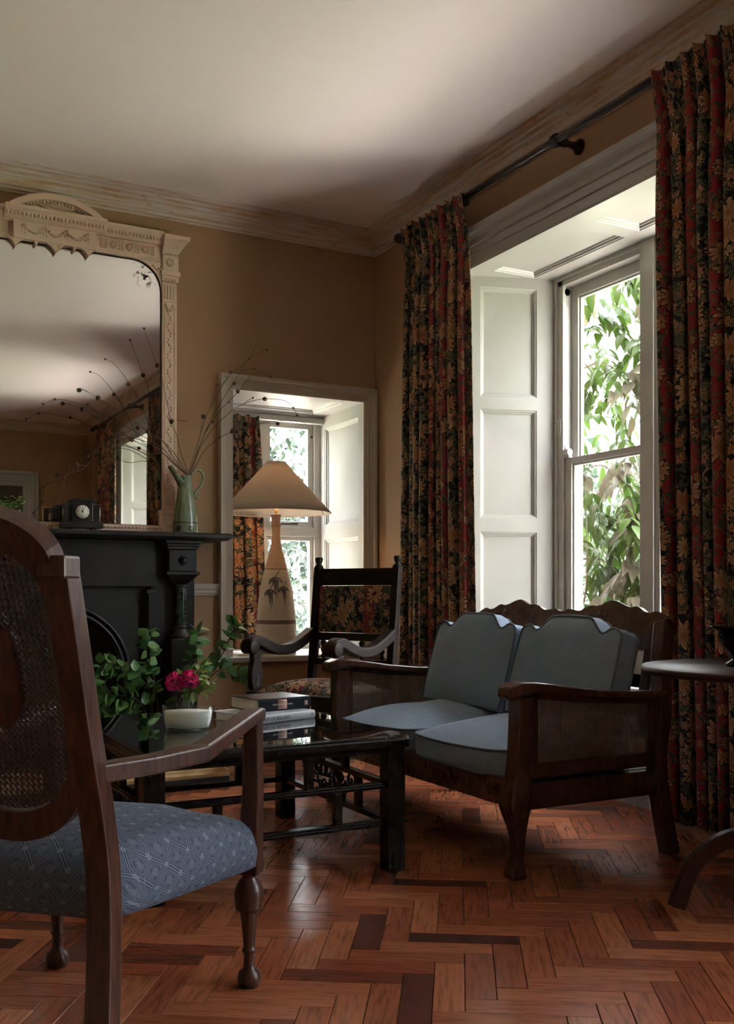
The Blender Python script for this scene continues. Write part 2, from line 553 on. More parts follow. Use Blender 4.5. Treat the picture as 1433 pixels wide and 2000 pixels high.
def make_floral(name, dark=(0.014, 0.014, 0.020)):
    """crewel-print linen: red stripes, tan and peach flowers, grey-green leaves on a near-black ground; UV in metres"""
    n = N(name)
    uvn = n.n('ShaderNodeUVMap')
    uv0 = uvn.outputs[0]
    warp = n.n('ShaderNodeTexNoise'); n.l(uv0, warp.inputs['Vector']); warp.inputs['Scale'].default_value = 17; warp.inputs['Detail'].default_value = 2
    wv = n.vmath('SCALE', n.vmath('SUBTRACT', warp.outputs['Color'], (0.5, 0.5, 0.5)).outputs[0])
    wv.inputs['Scale'].default_value = 0.042
    uv = n.vmath('ADD', uv0, wv.outputs[0]).outputs[0]
    sep = n.n('ShaderNodeSeparateXYZ'); n.l(uv, sep.inputs[0])
    U = sep.outputs[0]
    st = n.math('FRACT', n.math('DIVIDE', U, 0.34))
    stripe = n.math('MULTIPLY', n.step(st, 0.37, 0.385), n.step(st, 0.56, 0.545))
    ground = n.mix(stripe, dark + (1,), (0.22, 0.022, 0.030, 1))

    def vor(scale, rnd, loc):
        mp = n.n('ShaderNodeMapping'); mp.inputs['Location'].default_value = loc
        n.l(uv, mp.inputs[0])
        v = n.n('ShaderNodeTexVoronoi', voronoi_dimensions='2D', feature='F1')
        v.inputs['Scale'].default_value = scale; v.inputs['Randomness'].default_value = rnd
        n.l(mp.outputs[0], v.inputs['Vector'])
        d = n.vmath('SUBTRACT', mp.outputs[0], v.outputs['Position']).outputs[0]
        s2 = n.n('ShaderNodeSeparateXYZ'); n.l(d, s2.inputs[0])
        cs = n.n('ShaderNodeSeparateXYZ'); n.l(v.outputs['Color'], cs.inputs[0])
        x, y = s2.outputs[0], s2.outputs[1]
        ln = n.vmath('LENGTH', d); r = ln.outputs['Value']
        ang = n.math('ARCTAN2', y, x)
        return x, y, r, ang, cs.outputs

    # scrolling tan and olive shapes with dark outlines
    for sc_, seed_, c_a, c_b in ((17.0, 3.1, (0.30, 0.185, 0.105, 1), (0.40, 0.20, 0.12, 1)), (25.0, 8.7, (0.085, 0.105, 0.062, 1), (0.17, 0.15, 0.085, 1))):
        mpb = n.n('ShaderNodeMapping'); mpb.inputs['Location'].default_value = (seed_, seed_ * 2, 0); n.l(uv, mpb.inputs[0])
        bl = n.noise(mpb.outputs[0], sc_, 1.5, 0.5, 0.8)
        tn = n.noise(mpb.outputs[0], 6.0, 1)
        stro = n.step(n.math('ABSOLUTE', n.math('SUBTRACT', n.math('FRACT', n.math('MULTIPLY', bl, 16.0)), 0.5)), 0.10, 0.22)
        shp = n.mix(stro, dark + (1,), n.mix(n.step(tn, 0.45, 0.55), c_a, c_b))
        ground = n.mix(n.step(bl, 0.545, 0.560), ground, shp)
    ground = n.mix(n.math('MULTIPLY', stripe, 0.85), ground, (0.235, 0.026, 0.034, 1))
    # leaves: elongated, turned by a random angle in each cell
    col = ground
    for sc, loc, ca, cb, wid in ((21, (0.13, 0.37, 0), (0.055, 0.080, 0.052, 1), (0.115, 0.125, 0.085, 1), 0.0070), (27, (0.71, 0.21, 0), (0.28, 0.175, 0.095, 1), (0.060, 0.085, 0.085, 1), 0.0048)):
        x, y, r, ang, c = vor(sc, 0.9, loc)
        th = n.math('MULTIPLY', c[0], 6.283)
        co, si = n.math('COSINE', th), n.math('SINE', th)
        a = n.math('ADD', n.math('MULTIPLY', x, co), n.math('MULTIPLY', y, si))
        b = n.math('SUBTRACT', n.math('MULTIPLY', y, co), n.math('MULTIPLY', x, si))
        b = n.math('ADD', b, n.math('MULTIPLY', n.math('MULTIPLY', a, a), 16.0))
        e = n.math('ADD', n.math('POWER', n.math('DIVIDE', a, wid * 3.4), 2.0), n.math('POWER', n.math('DIVIDE', b, wid), 2.0))
        vein = n.step(n.math('ABSOLUTE', b), 0.0006, 0.0016)
        lc = n.mix(c[1], ca, cb)
        lc = n.mix(vein, dark + (1,), lc)
        col = n.mix(n.step(e, 1.0, 0.85), col, lc)
    # flowers
    for sc, rnd, loc, k, rad, amp in ((15.0, 0.85, (0.3, 0.9, 0), 7, 0.0175, 0.25), (7.6, 0.8, (0, 0, 0), 10, 0.042, 0.22)):
        x, y, r, ang, c = vor(sc, rnd, loc)
        y2 = n.math('MULTIPLY', y, 0.82)
        rr = n.math('SQRT', n.math('ADD', n.math('MULTIPLY', x, x), n.math('MULTIPLY', y2, y2)))
        wob = n.math('COSINE', n.math('MULTIPLY', n.math('ADD', ang, n.math('MULTIPLY', c[0], 6.0)), k))
        R0 = n.math('MULTIPLY', n.math('MULTIPLY_ADD', wob, amp, 1.0 - amp * 0.5), n.math('MULTIPLY_ADD', c[1], rad * 0.45, rad * 0.75))
        q = n.math('DIVIDE', rr, R0)
        petal = n.mix(c[2], (0.47, 0.215, 0.115, 1), (0.46, 0.315, 0.17, 1))
        petal = n.mix(n.step(q, 0.45, 0.95), n.mix(0.55, petal, (0.20, 0.075, 0.045, 1)), petal)
        line = n.step(n.math('ABSOLUTE', n.math('ADD', wob, 1.0)), 0.05, 0.30)
        petal = n.mix(n.math('MULTIPLY_ADD', line, 0.7, 0.3), (0.06, 0.030, 0.024, 1), petal)
        petal = n.mix(n.step(q, 0.27, 0.23), petal, n.mix(n.step(c[0], 0.4, 0.6), (0.02, 0.024, 0.035, 1), (0.24, 0.12, 0.03, 1)))
        ring = n.math('MULTIPLY', n.step(q, 0.70, 0.74), n.step(q, 0.80, 0.76))
        petal = n.mix(n.math('MULTIPLY', ring, 0.6), petal, (0.08, 0.035, 0.025, 1))
        m = n.math('MULTIPLY', n.step(q, 1.0, 0.94), n.step(c[0], 0.30, 0.32))
        edge = n.math('MULTIPLY', n.step(q, 1.16, 1.10), n.step(c[0], 0.30, 0.32))
        col = n.mix(edge, col, dark + (1,))
        col = n.mix(m, col, petal)
    weave = n.n('ShaderNodeTexNoise'); n.l(uv0, weave.inputs['Vector']); weave.inputs['Scale'].default_value = 900
    n.bump(weave.outputs['Fac'], 0.12, 0.001)
    return n.fin(col, 0.85, spec=0.15)


m_floral = make_floral('crewel_floral_linen')


def make_linen(name, c1, c2):
    n = N(name)
    c = n.coord('Object')
    a = n.noise(n.coord('Object', (10, 10, 160)), 3, 3)
    b = n.noise(n.coord('Object', (160, 160, 8)), 2, 3)
    f = n.math('MULTIPLY', n.math('ADD', a, b), 0.5)
    n.bump(f, 0.18, 0.002)
    n.p.inputs['Sheen Weight'].default_value = 0.15
    return n.fin(n.ramp(f, [(0.35, c1), (0.65, c2)]), 0.85, spec=0.2)


m_linen = make_linen('blue_grey_linen', (0.160, 0.222, 0.305), (0.240, 0.315, 0.410))
m_piping = simple('blue_piping', (0.085, 0.115, 0.15), (0.11, 0.14, 0.18), 20, rough=0.8)


def make_damask():
    n = N('blue_trellis_damask')
    uvn = n.n('ShaderNodeUVMap')
    sep = n.n('ShaderNodeSeparateXYZ'); n.l(uvn.outputs[0], sep.inputs[0])
    x, y = sep.outputs[0], sep.outputs[1]
    P = 0.075
    A = n.math('DIVIDE', n.math('ADD', x, y), P)
    B = n.math('DIVIDE', n.math('SUBTRACT', x, y), P)
    def dist(v):
        return n.math('ABSOLUTE', n.math('SUBTRACT', n.math('FRACT', v), 0.5))
    da, db = dist(A), dist(B)
    d = n.math('MINIMUM', da, db)
    light = n.math('MULTIPLY', n.step(d, 0.070, 0.060), n.step(d, 0.028, 0.038))
    darkl = n.step(d, 0.030, 0.020)
    wide = n.step(d, 0.125, 0.10)
    knot = n.step(n.math('ADD', da, db), 0.15, 0.11)
    # small rose in the middle of each diamond
    ca = n.math('SUBTRACT', n.math('FRACT', n.math('ADD', A, 0.5)), 0.5)
    cb = n.math('SUBTRACT', n.math('FRACT', n.math('ADD', B, 0.5)), 0.5)
    rr = n.math('SQRT', n.math('ADD', n.math('MULTIPLY', ca, ca), n.math('MULTIPLY', cb, cb)))
    an = n.math('ARCTAN2', ca, cb)
    ros = n.math('SINE', n.math('ADD', n.math('MULTIPLY', rr, 70.0), n.math('MULTIPLY', an, 3.0)))
    ros = n.math('MULTIPLY', n.step(ros, 0.1, 0.5), n.step(rr, 0.19, 0.15))
    lf = n.math('MULTIPLY', n.step(n.math('ABSOLUTE', n.math('SUBTRACT', rr, 0.25)), 0.06, 0.03), n.step(n.math('SINE', n.math('MULTIPLY', an, 3.0)), 0.3, 0.7))
    grain = n.noise(n.coord('Object', (1, 1, 1)), 260, 2)
    base = n.ramp(grain, [(0.3, (0.072, 0.092, 0.135)), (0.7, (0.125, 0.152, 0.205))])
    c = n.mix(n.math('MULTIPLY', wide, 0.5), base, (0.030, 0.044, 0.080, 1))
    c = n.mix(n.math('MULTIPLY', light, 0.9), c, (0.24, 0.28, 0.34, 1))
    c = n.mix(n.math('MULTIPLY', darkl, 0.7), c, (0.030, 0.042, 0.075, 1))
    c = n.mix(n.math('MULTIPLY', knot, 0.8), c, (0.20, 0.25, 0.31, 1))
    c = n.mix(n.math('MULTIPLY', ros, 0.65), c, (0.20, 0.235, 0.29, 1))
    c = n.mix(n.math('MULTIPLY', lf, 0.6), c, (0.03, 0.042, 0.075, 1))
    n.bump(n.math('ADD', grain, light), 0.12, 0.002)
    return n.fin(c, 0.8, spec=0.2)


m_damask = make_damask()

# ================================================================ THE ROOM
XL, YB, ZC = -4.7, -8.16, 3.155
TW, TL = 0.66, 0.74            # wall thickness: window wall, fireplace wall
W1, W3 = -1.905, -5.35         # centres of the two big windows in the right wall
A0, A1, XF = 0.905, 0.735, 0.51
ZS, ZT = 0.50, 2.638
C2, A2, ZS2, ZT2, YF2 = -0.5275, 0.4325, 0.53, 2.10, 0.61

# ---- floor: dark slab and herringbone blocks
slab = MB().box(XL - 0.1, TW, YB - 0.1, TL, -0.12, -0.010)
floor = struct(slab, 'floor', m_under)
floor['label'] = 'red-brown herringbone parquet floor'

PL, PW = 0.286, 0.0715
ang = math.radians(28.1 + 5.2)
DV = V(math.sin(ang), math.cos(ang), 0)      # along the blocks that run into the room
DU = V(math.cos(ang), -math.sin(ang), 0)
P0 = V(-2.12, -3.426, 0)
fwd = V(math.sin(math.radians(28.1)), math.cos(math.radians(28.1)), 0)
rgt = V(fwd.y, -fwd.x, 0)


def block_mesh(name, mbx=None, L=PL, Wd=PW, M=None, g=0.0009, h=0.010, c=0.0009):
    mb = mbx or MB()
    x, y = L / 2 - g, Wd / 2 - g
    vs = [(-x, -y, -h), (x, -y, -h), (x, y, -h), (-x, y, -h), (-x, -y, -c), (x, -y, -c), (x, y, -c), (-x, y, -c),
          (-x + c, -y + c, 0), (x - c, -y + c, 0), (x - c, y - c, 0), (-x + c, y - c, 0)]
    fs = [(0, 1, 5, 4), (1, 2, 6, 5), (2, 3, 7, 6), (3, 0, 4, 7), (4, 5, 9, 8), (5, 6, 10, 9), (6, 7, 11, 10), (7, 4, 8, 11), (8, 9, 10, 11)]
    uvs = [[(vs[i][0], vs[i][1]) for i in f] for f in fs]
    if M is not None:
        vs = [M @ V(*v) for v in vs]
    mb.add(vs, fs, False, uvs)
    return mb


blocks = []
K = 90
for i in range(-K, K):
    for j in range(-24, 25):
        bu, bv = i * PW + j * PL, i * PW - j * PL
        for horiz in (True, False):
            if horiz:
                cu, cv, a = bu + PL / 2, bv + PW / 2, math.atan2(DU.y, DU.x)
            else:
                cu, cv, a = bu + PL + PW / 2, bv + PW - PL / 2, math.atan2(DV.y, DV.x)
            c = P0 + DU * cu + DV * cv
            if not (XL + 0.02 < c.x < -0.02 and YB + 0.02 < c.y < -0.02):
                if not (XL - 0.12 < c.x < 0.12 and YB - 0.12 < c.y < 0.12):
                    continue
            d = c - V(cam.location.x, cam.location.y, 0)
            t, s = d.dot(fwd), d.dot(rgt)
            vis = t > 1.95 and abs(716.5 + 1966 * s / t - 716.5) < 740
            # blocks under the sofa, the armchair seat or behind the table are still seen between legs
            blocks.append((0 if vis else 1, t, c, a))
blocks.sort(key=lambda b: (b[0], b[1]))
bmesh_near = block_mesh('parquet_block').mesh('parquet_block')
bmesh_near.materials.append(m_plank)
far = MB()
for k, (_, t, c, a) in enumerate(blocks):
    M = Matrix.Translation((c.x, c.y, R.uniform(-0.0005, 0.0004))) @ Matrix.Rotation(a + (PI if R.random() < 0.5 else 0), 4, 'Z') @ Matrix.Rotation(R.uniform(-0.004, 0.004), 4, 'X') @ Matrix.Rotation(R.uniform(-0.0012, 0.0012), 4, 'Y')
    if k < 300:
        inst('parquet_block', bmesh_near, floor, M)
    else:
        far.t = R.random()
        block_mesh('', far, M=M)
fo = far.build('parquet_blocks', m_plank_s, floor)
fo['kind'] = 'stuff'
at = fo.data.attributes.new('tone', 'FLOAT', 'FACE')
at.data.foreach_set('value', far.tone)

# ---- ceiling and walls
struct(MB().box(XL - 0.1, TW, YB - 0.1, TL, ZC, ZC + 0.12), 'ceiling', m_ceil)


def wall_x(mb, x0, x1, y0, y1, holes):
    """wall slab between x0 and x1 along y with rectangular holes (ya, yb, za, zb)"""
    ys = y0
    for ya, yb, za, zb in sorted(holes):
        mb.box(x0, x1, ys, ya, 0, ZC); mb.box(x0, x1, ya, yb, 0, za); mb.box(x0, x1, ya, yb, zb, ZC)
        ys = yb
    mb.box(x0, x1, ys, y1, 0, ZC)


mb = MB()
wall_x(mb, 0, XF - 0.005, YB, 0, [(W1 - A0 - 0.045, W1 + A0 + 0.045, ZS, ZT + 0.045), (W3 - A0 - 0.045, W3 + A0 + 0.045, ZS, ZT + 0.045)])
wall_x(mb, XF - 0.005, TW, YB - 0.1, TL, [(W1 - A1, W1 + A1, ZS, ZT), (W3 - A1, W3 + A1, ZS, ZT)])
struct(mb, 'wall_right', m_wall)
mb = MB()
E2 = A2 + 0.045
mb.box(XL, C2 - E2, 0, YF2, 0, ZC); mb.box(C2 + E2, XF - 0.005, 0, YF2, 0, ZC)
mb.box(C2 - E2, C2 + E2, 0, YF2, 0, ZS2 - 0.03); mb.box(C2 - E2, C2 + E2, 0, YF2, ZT2 + 0.045, ZC)
mb.box(XL, C2 - A2, YF2, TL, 0, ZC); mb.box(C2 + A2, XF - 0.005, YF2, TL, 0, ZC)
mb.box(C2 - A2, C2 + A2, YF2, TL, 0, ZS2 - 0.03); mb.box(C2 - A2, C2 + A2, YF2, TL, ZT2, ZC)
struct(mb, 'wall_left', m_wall)
struct(MB().box(XL - 0.1, XF, YB - 0.1, YB, 0, ZC), 'wall_behind', m_wall)
struct(MB().box(XL - 0.1, XL, YB, TL, 0, ZC), 'wall_far_left', m_wall)

CORN = [(0, -0.129), (0.010, -0.129), (0.013, -0.120), (0.026, -0.116), (0.028, -0.104), (0.040, -0.098), (0.046, -0.085), (0.052, -0.068), (0.066, -0.058), (0.070, -0.050), (0.088, -0.040), (0.090, -0.028), (0.108, -0.022), (0.114, -0.012), (0.122, -0.008), (0.122, 0.0)]


def run(prof, p0, p1, nrm, z, m0=1, m1=1):
    """moulding of profile (d, dz) along p0..p1 on a wall with inward normal nrm, mitred at both ends"""
    p0, p1, nrm = V(*p0, 0), V(*p1, 0), V(*nrm, 0)
    d = (p1 - p0).normalized()
    m = len(prof)
    vs = [p0 + d * (a * m0) + nrm * a + V(0, 0, z + b) for a, b in prof] + [p1 - d * (a * m1) + nrm * a + V(0, 0, z + b) for a, b in prof]
    fs = [(i, i + 1, m + i + 1, m + i) for i in range(m - 1)] + [tuple(range(m)), tuple(range(2 * m - 1, m - 1, -1))]
    if d.cross(nrm).z < 0:
        fs = [f[::-1] for f in fs]
    mb = MB(); mb.add(vs, [f[::-1] for f in fs])
    return mb


struct(run(CORN, (XL, 0), (0, 0), (0, -1), ZC), 'trim_1', m_cornice)
struct(run(CORN, (0, YB), (0, 0), (-1, 0), ZC), 'trim_2', m_cornice)
struct(run(CORN, (XL, YB), (0, YB), (0, 1), ZC), 'trim_3', m_cornice)
struct(run(CORN, (XL, YB), (XL, 0), (1, 0), ZC), 'trim_4', m_cornice)
BASE = [(0, 0), (0.024, 0), (0.024, 0.135), (0.019, 0.142), (0.019, 0.150), (0.008, 0.170), (0, 0.172)]
struct(run(BASE, (-1.19, 0), (0, 0), (0, -1), 0, 0, 1), 'baseboard_left', m_trim)
struct(run(BASE, (0, YB), (0, 0), (-1, 0), 0), 'baseboard_right', m_trim)
struct(run(BASE, (XL, YB), (-1.8, YB), (0, 1), 0, 1, 0), 'baseboard_behind', m_trim)
struct(run(BASE, (XL, YB), (XL, 0), (1, 0), 0), 'baseboard_far_left', m_trim)
DADO = [(0, 0), (0.010, 0.002), (0.014, 0.012), (0.020, 0.018), (0.020, 0.034), (0.026, 0.040), (0.026, 0.062), (0.018, 0.071), (0, 0.071)]
struct(run(DADO, (-1.24, 0), (C2 - A2 - 0.082, 0), (0, -1), 0.888, 0, 0), 'trim_5', m_trimtan)
struct(run(DADO, (0, W1 + A0 + 0.19), (0, 0), (-1, 0), 0.888, 0, 1), 'trim_6', m_trim)
struct(run(DADO, (XL, 0), (-2.72, 0), (0, -1), 0.888, 1, 0), 'trim_7', m_trimtan)


def arch_frame(mb, O, U, Nn, a, z0, zt, prof):
    """three-sided architrave round an opening of half-width a; prof = (outward, proud)"""
    O, U, Nn = V(*O), V(*U), V(*Nn)
    m = len(prof)
    vs = []
    for off, pr in prof:
        e = a + off
        for u, z in ((-e, z0), (-e, zt + off), (e, zt + off), (e, z0)):
            vs.append(O + U * u + Nn * pr + V(0, 0, z))
    fs = []
    for i in range(m - 1):
        for k in range(3):
            fs.append((4 * i + k, 4 * i + k + 1, 4 * i + 5 + k, 4 * i + 4 + k))
    fs += [tuple(4 * i for i in range(m)), tuple(4 * i + 3 for i in range(m))[::-1]]
    mb.add(vs, fs)
    return mb


PAN = [(0, 0), (0.003, 0.004), (0.010, 0.006), (0.014, 0.014), (0.020, 0.016), (0.024, 0.022)]


def panelled(parent, O, U, Vv, Nn, us, vs, cells, mat, name, deep=1.0):
    """a face of stiles and rails with sunk, moulded panels. us, vs: break points; cells: indices that hold a panel"""
    O, U, Vv, Nn = V(*O), V(*U), V(*Vv), V(*Nn)
    T = 0.030
    fr = MB()
    for i in range(len(us) - 1):
        for j in range(len(vs) - 1):
            if (i, j) in cells:
                continue
            fr.obox(O + U * us[i] + Vv * vs[j] - Nn * T, U * (us[i + 1] - us[i]), Vv * (vs[j + 1] - vs[j]), Nn * T)
    root = fr.build(name, mat, parent)
    for i, j in sorted(cells):
        p = MB()
        u0, u1, v0, v1 = us[i], us[i + 1], vs[j], vs[j + 1]
        pts = []
        for o, d in PAN:
            for u, v in ((u0 + o, v0 + o), (u1 - o, v0 + o), (u1 - o, v1 - o), (u0 + o, v1 - o)):
                pts.append(O + U * u + Vv * v - Nn * d * deep)
        fs = []
        for k in range(len(PAN) - 1):
            for q in range(4):
                q2 = (q + 1) % 4
                fs.append((4 * k + q, 4 * k + q2, 4 * k + 4 + q2, 4 * k + 4 + q))
        n4 = 4 * (len(PAN) - 1)
        fs.append((n4, n4 + 1, n4 + 2, n4 + 3))
        if U.cross(Vv).dot(Nn) < 0:
            fs = [f[::-1] for f in fs]
        p.add(pts, fs)
        p.obox(O + U * u0 + Vv * v0 - Nn * 0.034, U * (u1 - u0), Vv * (v1 - v0), Nn * 0.006)
        p.build('panel', mat, root)
    return root


ARCH1 = [(0, 0), (0, 0.022), (0.012, 0.026), (0.060, 0.026), (0.062, 0.034), (0.105, 0.034), (0.108, 0.044), (0.135, 0.050), (0.150, 0.062), (0.160, 0.078), (0.190, 0.080), (0.194, 0.072), (0.194, 0)]


def big_window(name, yc):
    root = thing(name, None, None, (0.0, yc, ZS), kind='structure')
    O = (0, yc, 0)
    arch_frame(MB(), O, (0, -1, 0), (-1, 0, 0), A0, 0.0, ZT, ARCH1).build('architrave', m_trim, root)
    # panelled reveals (folded shutters) and soffit
    L = math.hypot(XF, A0 - A1)
    for s in (1, -1):
        U = V(XF / L, -s * (A0 - A1) / L, 0)
        Nn = V(-s * U.y * s, 0, 0)
        Nn = V(U.y, -U.x, 0) if s > 0 else V(-U.y, U.x, 0)
        panelled(root, (0, yc + s * A0, 0), U, (0, 0, 1), Nn, [0, 0.18 * L, 0.778 * L, L], [ZS, 0.60, 1.239, 1.316, 1.912, 1.980, 2.582, ZT], {(1, 1), (1, 3), (1, 5)}, m_trim, 'shutter')
    panelled(root, (0, yc - A0, ZT), (1, 0, 0), (0, 1, 0), (0, 0, -1), [0, 0.106, 0.375, XF], [-0.02, A0 - 0.765, A0 - 0.05, A0 + 0.05, A0 + 0.765, 2 * A0 + 0.02], {(1, 1), (1, 3)}, m_trim, 'soffit')
    sill = MB().box(-0.045, XF + 0.02, yc - A0 - 0.0, yc + A0 + 0.0, ZS - 0.035, ZS)
    sill.build('sill', m_trim, root, bevel=0.008)
    # box frame
    f = MB()
    x0, x1 = XF, XF + 0.13
    for s in (1, -1):
        ya, yb = yc + s * A1, yc + s * (A1 - 0.062)
        f.box(x0 - 0.012, x1, ya, yb, ZS, ZT)
        f.box(x0 - 0.022, x0 - 0.006, ya, yc + s * (A1 - 0.022), ZS, ZT - 0.012)
        f.box(x0 + 0.046, x0 + 0.060, yb, yb - s * 0.012, ZS, ZT - 0.05)
    f.box(x0 - 0.012, x1, yc - A1, yc + A1, ZT - 0.050, ZT)
    f.box(x0 - 0.024, x0 - 0.006, yc - A1, yc + A1, ZT - 0.022, ZT)
    f.box(x0 - 0.012, x1 + 0.05, yc - A1, yc + A1, ZS, ZS + 0.05)
    f.build('frame', m_frame, root, bevel=0.003)
    mu = MB().box(x0 - 0.016, x1, yc - 0.062, yc + 0.062, ZS, ZT)
    mu.box(x0 - 0.030, x0 - 0.012, yc - 0.030, yc + 0.062, ZS, ZT)
    mu.build('mullion', m_frame, root, bevel=0.004)
    ZM = 1.625
    for s in (1, -1):
        yo, yi = yc + s * (A1 - 0.062), yc + s * 0.062
        for low in (True, False):
            xs = x0 + (0.004 if low else 0.050)
            z0, z1 = (ZS + 0.05, ZM + 0.018) if low else (ZM - 0.018, ZT - 0.05)
            sw, tr, br = 0.052, (0.034 if low else 0.060), (0.085 if low else 0.034)
            sm = MB()
            sm.box(xs, xs + 0.042, yo, yo - s * sw, z0, z1); sm.box(xs, xs + 0.042, yi + s * sw * 0.35, yi, z0, z1)
            sm.box(xs, xs + 0.042, yo - s * sw, yi, z1 - tr, z1); sm.box(xs, xs + 0.042, yo - s * sw, yi, z0, z0 + br)
            # glazing bead
            for ya, yb, za, zb in ((yo - s * sw, yo - s * (sw + 0.011), z0 + br, z1 - tr), (yi + s * sw * 0.35, yi + s * (sw * 0.35 + 0.011), z0 + br, z1 - tr), (yo - s * sw, yi, z1 - tr - 0.011, z1 - tr), (yo - s * sw, yi, z0 + br, z0 + br + 0.011)):
                sm.box(xs + 0.012, xs + 0.034, ya, yb, za, zb)
            if low:   # sash horn block and lift
                sm.box(xs - 0.016, xs, yo - s * 0.002, yo - s * 0.050, z1, z1 + 0.012)
                sm.tube([(xs - 0.004, yo - s * 0.004, z1 + 0.030), (xs - 0.004, yo - s * 0.046, z1 + 0.030)], 0.020, 10)
                sm.prism([(0, 0), (0.030, 0), (0.016, 0.030), (0.004, 0.055), (0, 0.075)], (xs - 0.004, yo - s * 0.004, z1), (0, -s, 0), (0, 0, 1), (0.03, 0, 0))
            sash = sm.build('sash', m_frame, root, bevel=0.003)
            gp = MB().box(xs + 0.021, xs + 0.025, yo - s * sw, yi + s * sw * 0.35, z0 + br, z1 - tr)
            gp.build('pane', m_pane, sash)
        pl = MB().box(x0 - 0.018, x0 - 0.010, yo + s * 0.012, yo + s * 0.040, 1.76, 1.86)
        pl.build('weight_pocket', m_frame, root, bevel=0.002)
        MB().lathe([(0.02, 0), (0.02, 0.02)], (x0 + 0.02, yo, ZT - 0.08), 12, (0, s, 0)).build('sash_pulley', m_frame, root)
    return root


big_window('window_1', W1)
big_window('window_3', W3)


def small_window():
    root = thing('window_2', None, None, (C2, 0.0, ZS2), kind='structure')
    prof = [(0, 0), (0, 0.018), (0.010, 0.022), (0.024, 0.022), (0.027, 0.027), (0.046, 0.027), (0.049, 0.032), (0.062, 0.036), (0.068, 0.046), (0.084, 0.048), (0.086, 0)]
    arch_frame(MB(), (C2, 0, 0), (1, 0, 0), (0, -1, 0), A2, ZS2, ZT2, prof).build('architrave', m_trimtan, root)
    for s in (1, -1):
        panelled(root, (C2 + s * A2, 0, 0), (0, 1, 0), (0, 0, 1), (-s, 0, 0), [0, 0.055, 0.545, YF2], [ZS2, 0.60, 1.265, 1.358, 2.018, ZT2], {(1, 1), (1, 3)}, m_trim, 'shutter')
    panelled(root, (C2 - A2, 0, ZT2), (1, 0, 0), (0, 1, 0), (0, 0, -1), [-0.01, 0.09, 0.765, 2 * A2 + 0.01], [0, 0.06, 0.50, YF2], {(1, 1)}, m_trim, 'soffit')
    sl = MB().box(C2 - A2 - 0.10, C2 + A2 + 0.088, -0.050, 0.0, ZS2 - 0.035, ZS2)
    sl.box(C2 - A2, C2 + A2, -0.01, YF2 + 0.02, ZS2 - 0.035, ZS2)
    sl.build('sill', m_trim, root, bevel=0.008)
    y0, y1 = YF2, YF2 + 0.09
    xl, xr = C2 - A2, C2 + A2
    f = MB()
    f.box(xl - 0.01, xl + 0.045, y0, y1, ZS2, ZT2); f.box(xr - 0.045, xr + 0.01, y0, y1, ZS2, ZT2)
    f.box(xl, xr, y0, y1, ZT2 - 0.045, ZT2 + 0.01); f.box(xl, xr, y0, y1, ZS2, ZS2 + 0.045)
    f.box(xl, xr, y0 - 0.004, y1, 1.285, 1.350)
    f.box(-0.555, -0.495, y0 - 0.006, y1, ZS2, ZT2)
    f.build('frame', m_frame, root, bevel=0.003)
    # blind rail below the soffit
    MB().box(xl + 0.002, xr - 0.002, 0.545, 0.590, ZT2 - 0.055, ZT2 - 0.018).build('blind_rail', m_trim, root, bevel=0.004)
    for xa, xb in ((xl + 0.045, -0.555), (-0.495, xr - 0.045)):
        for za, zb in ((ZS2 + 0.045, 1.285), (1.350, ZT2 - 0.045)):
            sw = 0.026 if za < 1 else 0.040
            sm = MB()
            sm.box(xa, xa + sw, y0 + 0.02, y0 + 0.065, za, zb); sm.box(xb - sw, xb, y0 + 0.02, y0 + 0.065, za, zb)
            sm.box(xa + sw, xb - sw, y0 + 0.02, y0 + 0.065, za, za + sw); sm.box(xa + sw, xb - sw, y0 + 0.02, y0 + 0.065, zb - sw, zb)
            sa = sm.build('casement', m_frame, root, bevel=0.003)
            MB().box(xa + sw, xb - sw, y0 + 0.040, y0 + 0.044, za + sw, zb - sw).build('pane', m_pane, sa)
    MB().tube([(-0.27, 0.600, 1.372), (-0.40, 0.596, 1.368)], 0.007, 6).build('casement_stay', m_iron, root)


small_window()

# ---- what the mirror shows behind the camera: a door with its frame and a small picture
door = thing('door_1', None, None, (-1.25, YB, 0), kind='structure')
arch_frame(MB(), (-1.25, YB, 0), (1, 0, 0), (0, 1, 0), 0.42, 0.0, 2.30, ARCH1).build('architrave', m_trim, door)
panelled(door, (-1.67, YB + 0.035, 0), (1, 0, 0), (0, 0, 1), (0, 1, 0), [0, 0.11, 0.37, 0.47, 0.73, 0.84], [0.01, 0.2, 0.9, 1.05, 2.15, 2.30], {(1, 1), (3, 1), (1, 3), (3, 3)}, m_walnut, 'leaf_board')
MB().ball((-0.92, YB + 0.09, 1.0), 0.028, 10, 6).build('knob', m_gilt, door)

pic = thing('framed_picture', 'small dark portrait in a thin gilt frame, seen only in the mirror', 'picture', (-0.45, YB + 0.02, 1.80))
MB().ring_prism([(-0.13, 0), (0.13, 0), (0.13, 0.25), (-0.13, 0.25)], [(-0.115, 0.015), (0.115, 0.015), (0.115, 0.235), (-0.115, 0.235)], (0, -0.018, 0), (1, 0, 0), (0, 0, 1), (0, 0.022, 0)).build('frame', m_gilt, pic, local=True)
m_canvas = simple('dark_canvas', (0.012, 0.010, 0.010), (0.06, 0.03, 0.02), 7, rough=0.5)
MB().box(-0.115, 0.115, -0.015, -0.008, 0.015, 0.235).build('canvas', m_canvas, pic, local=True)

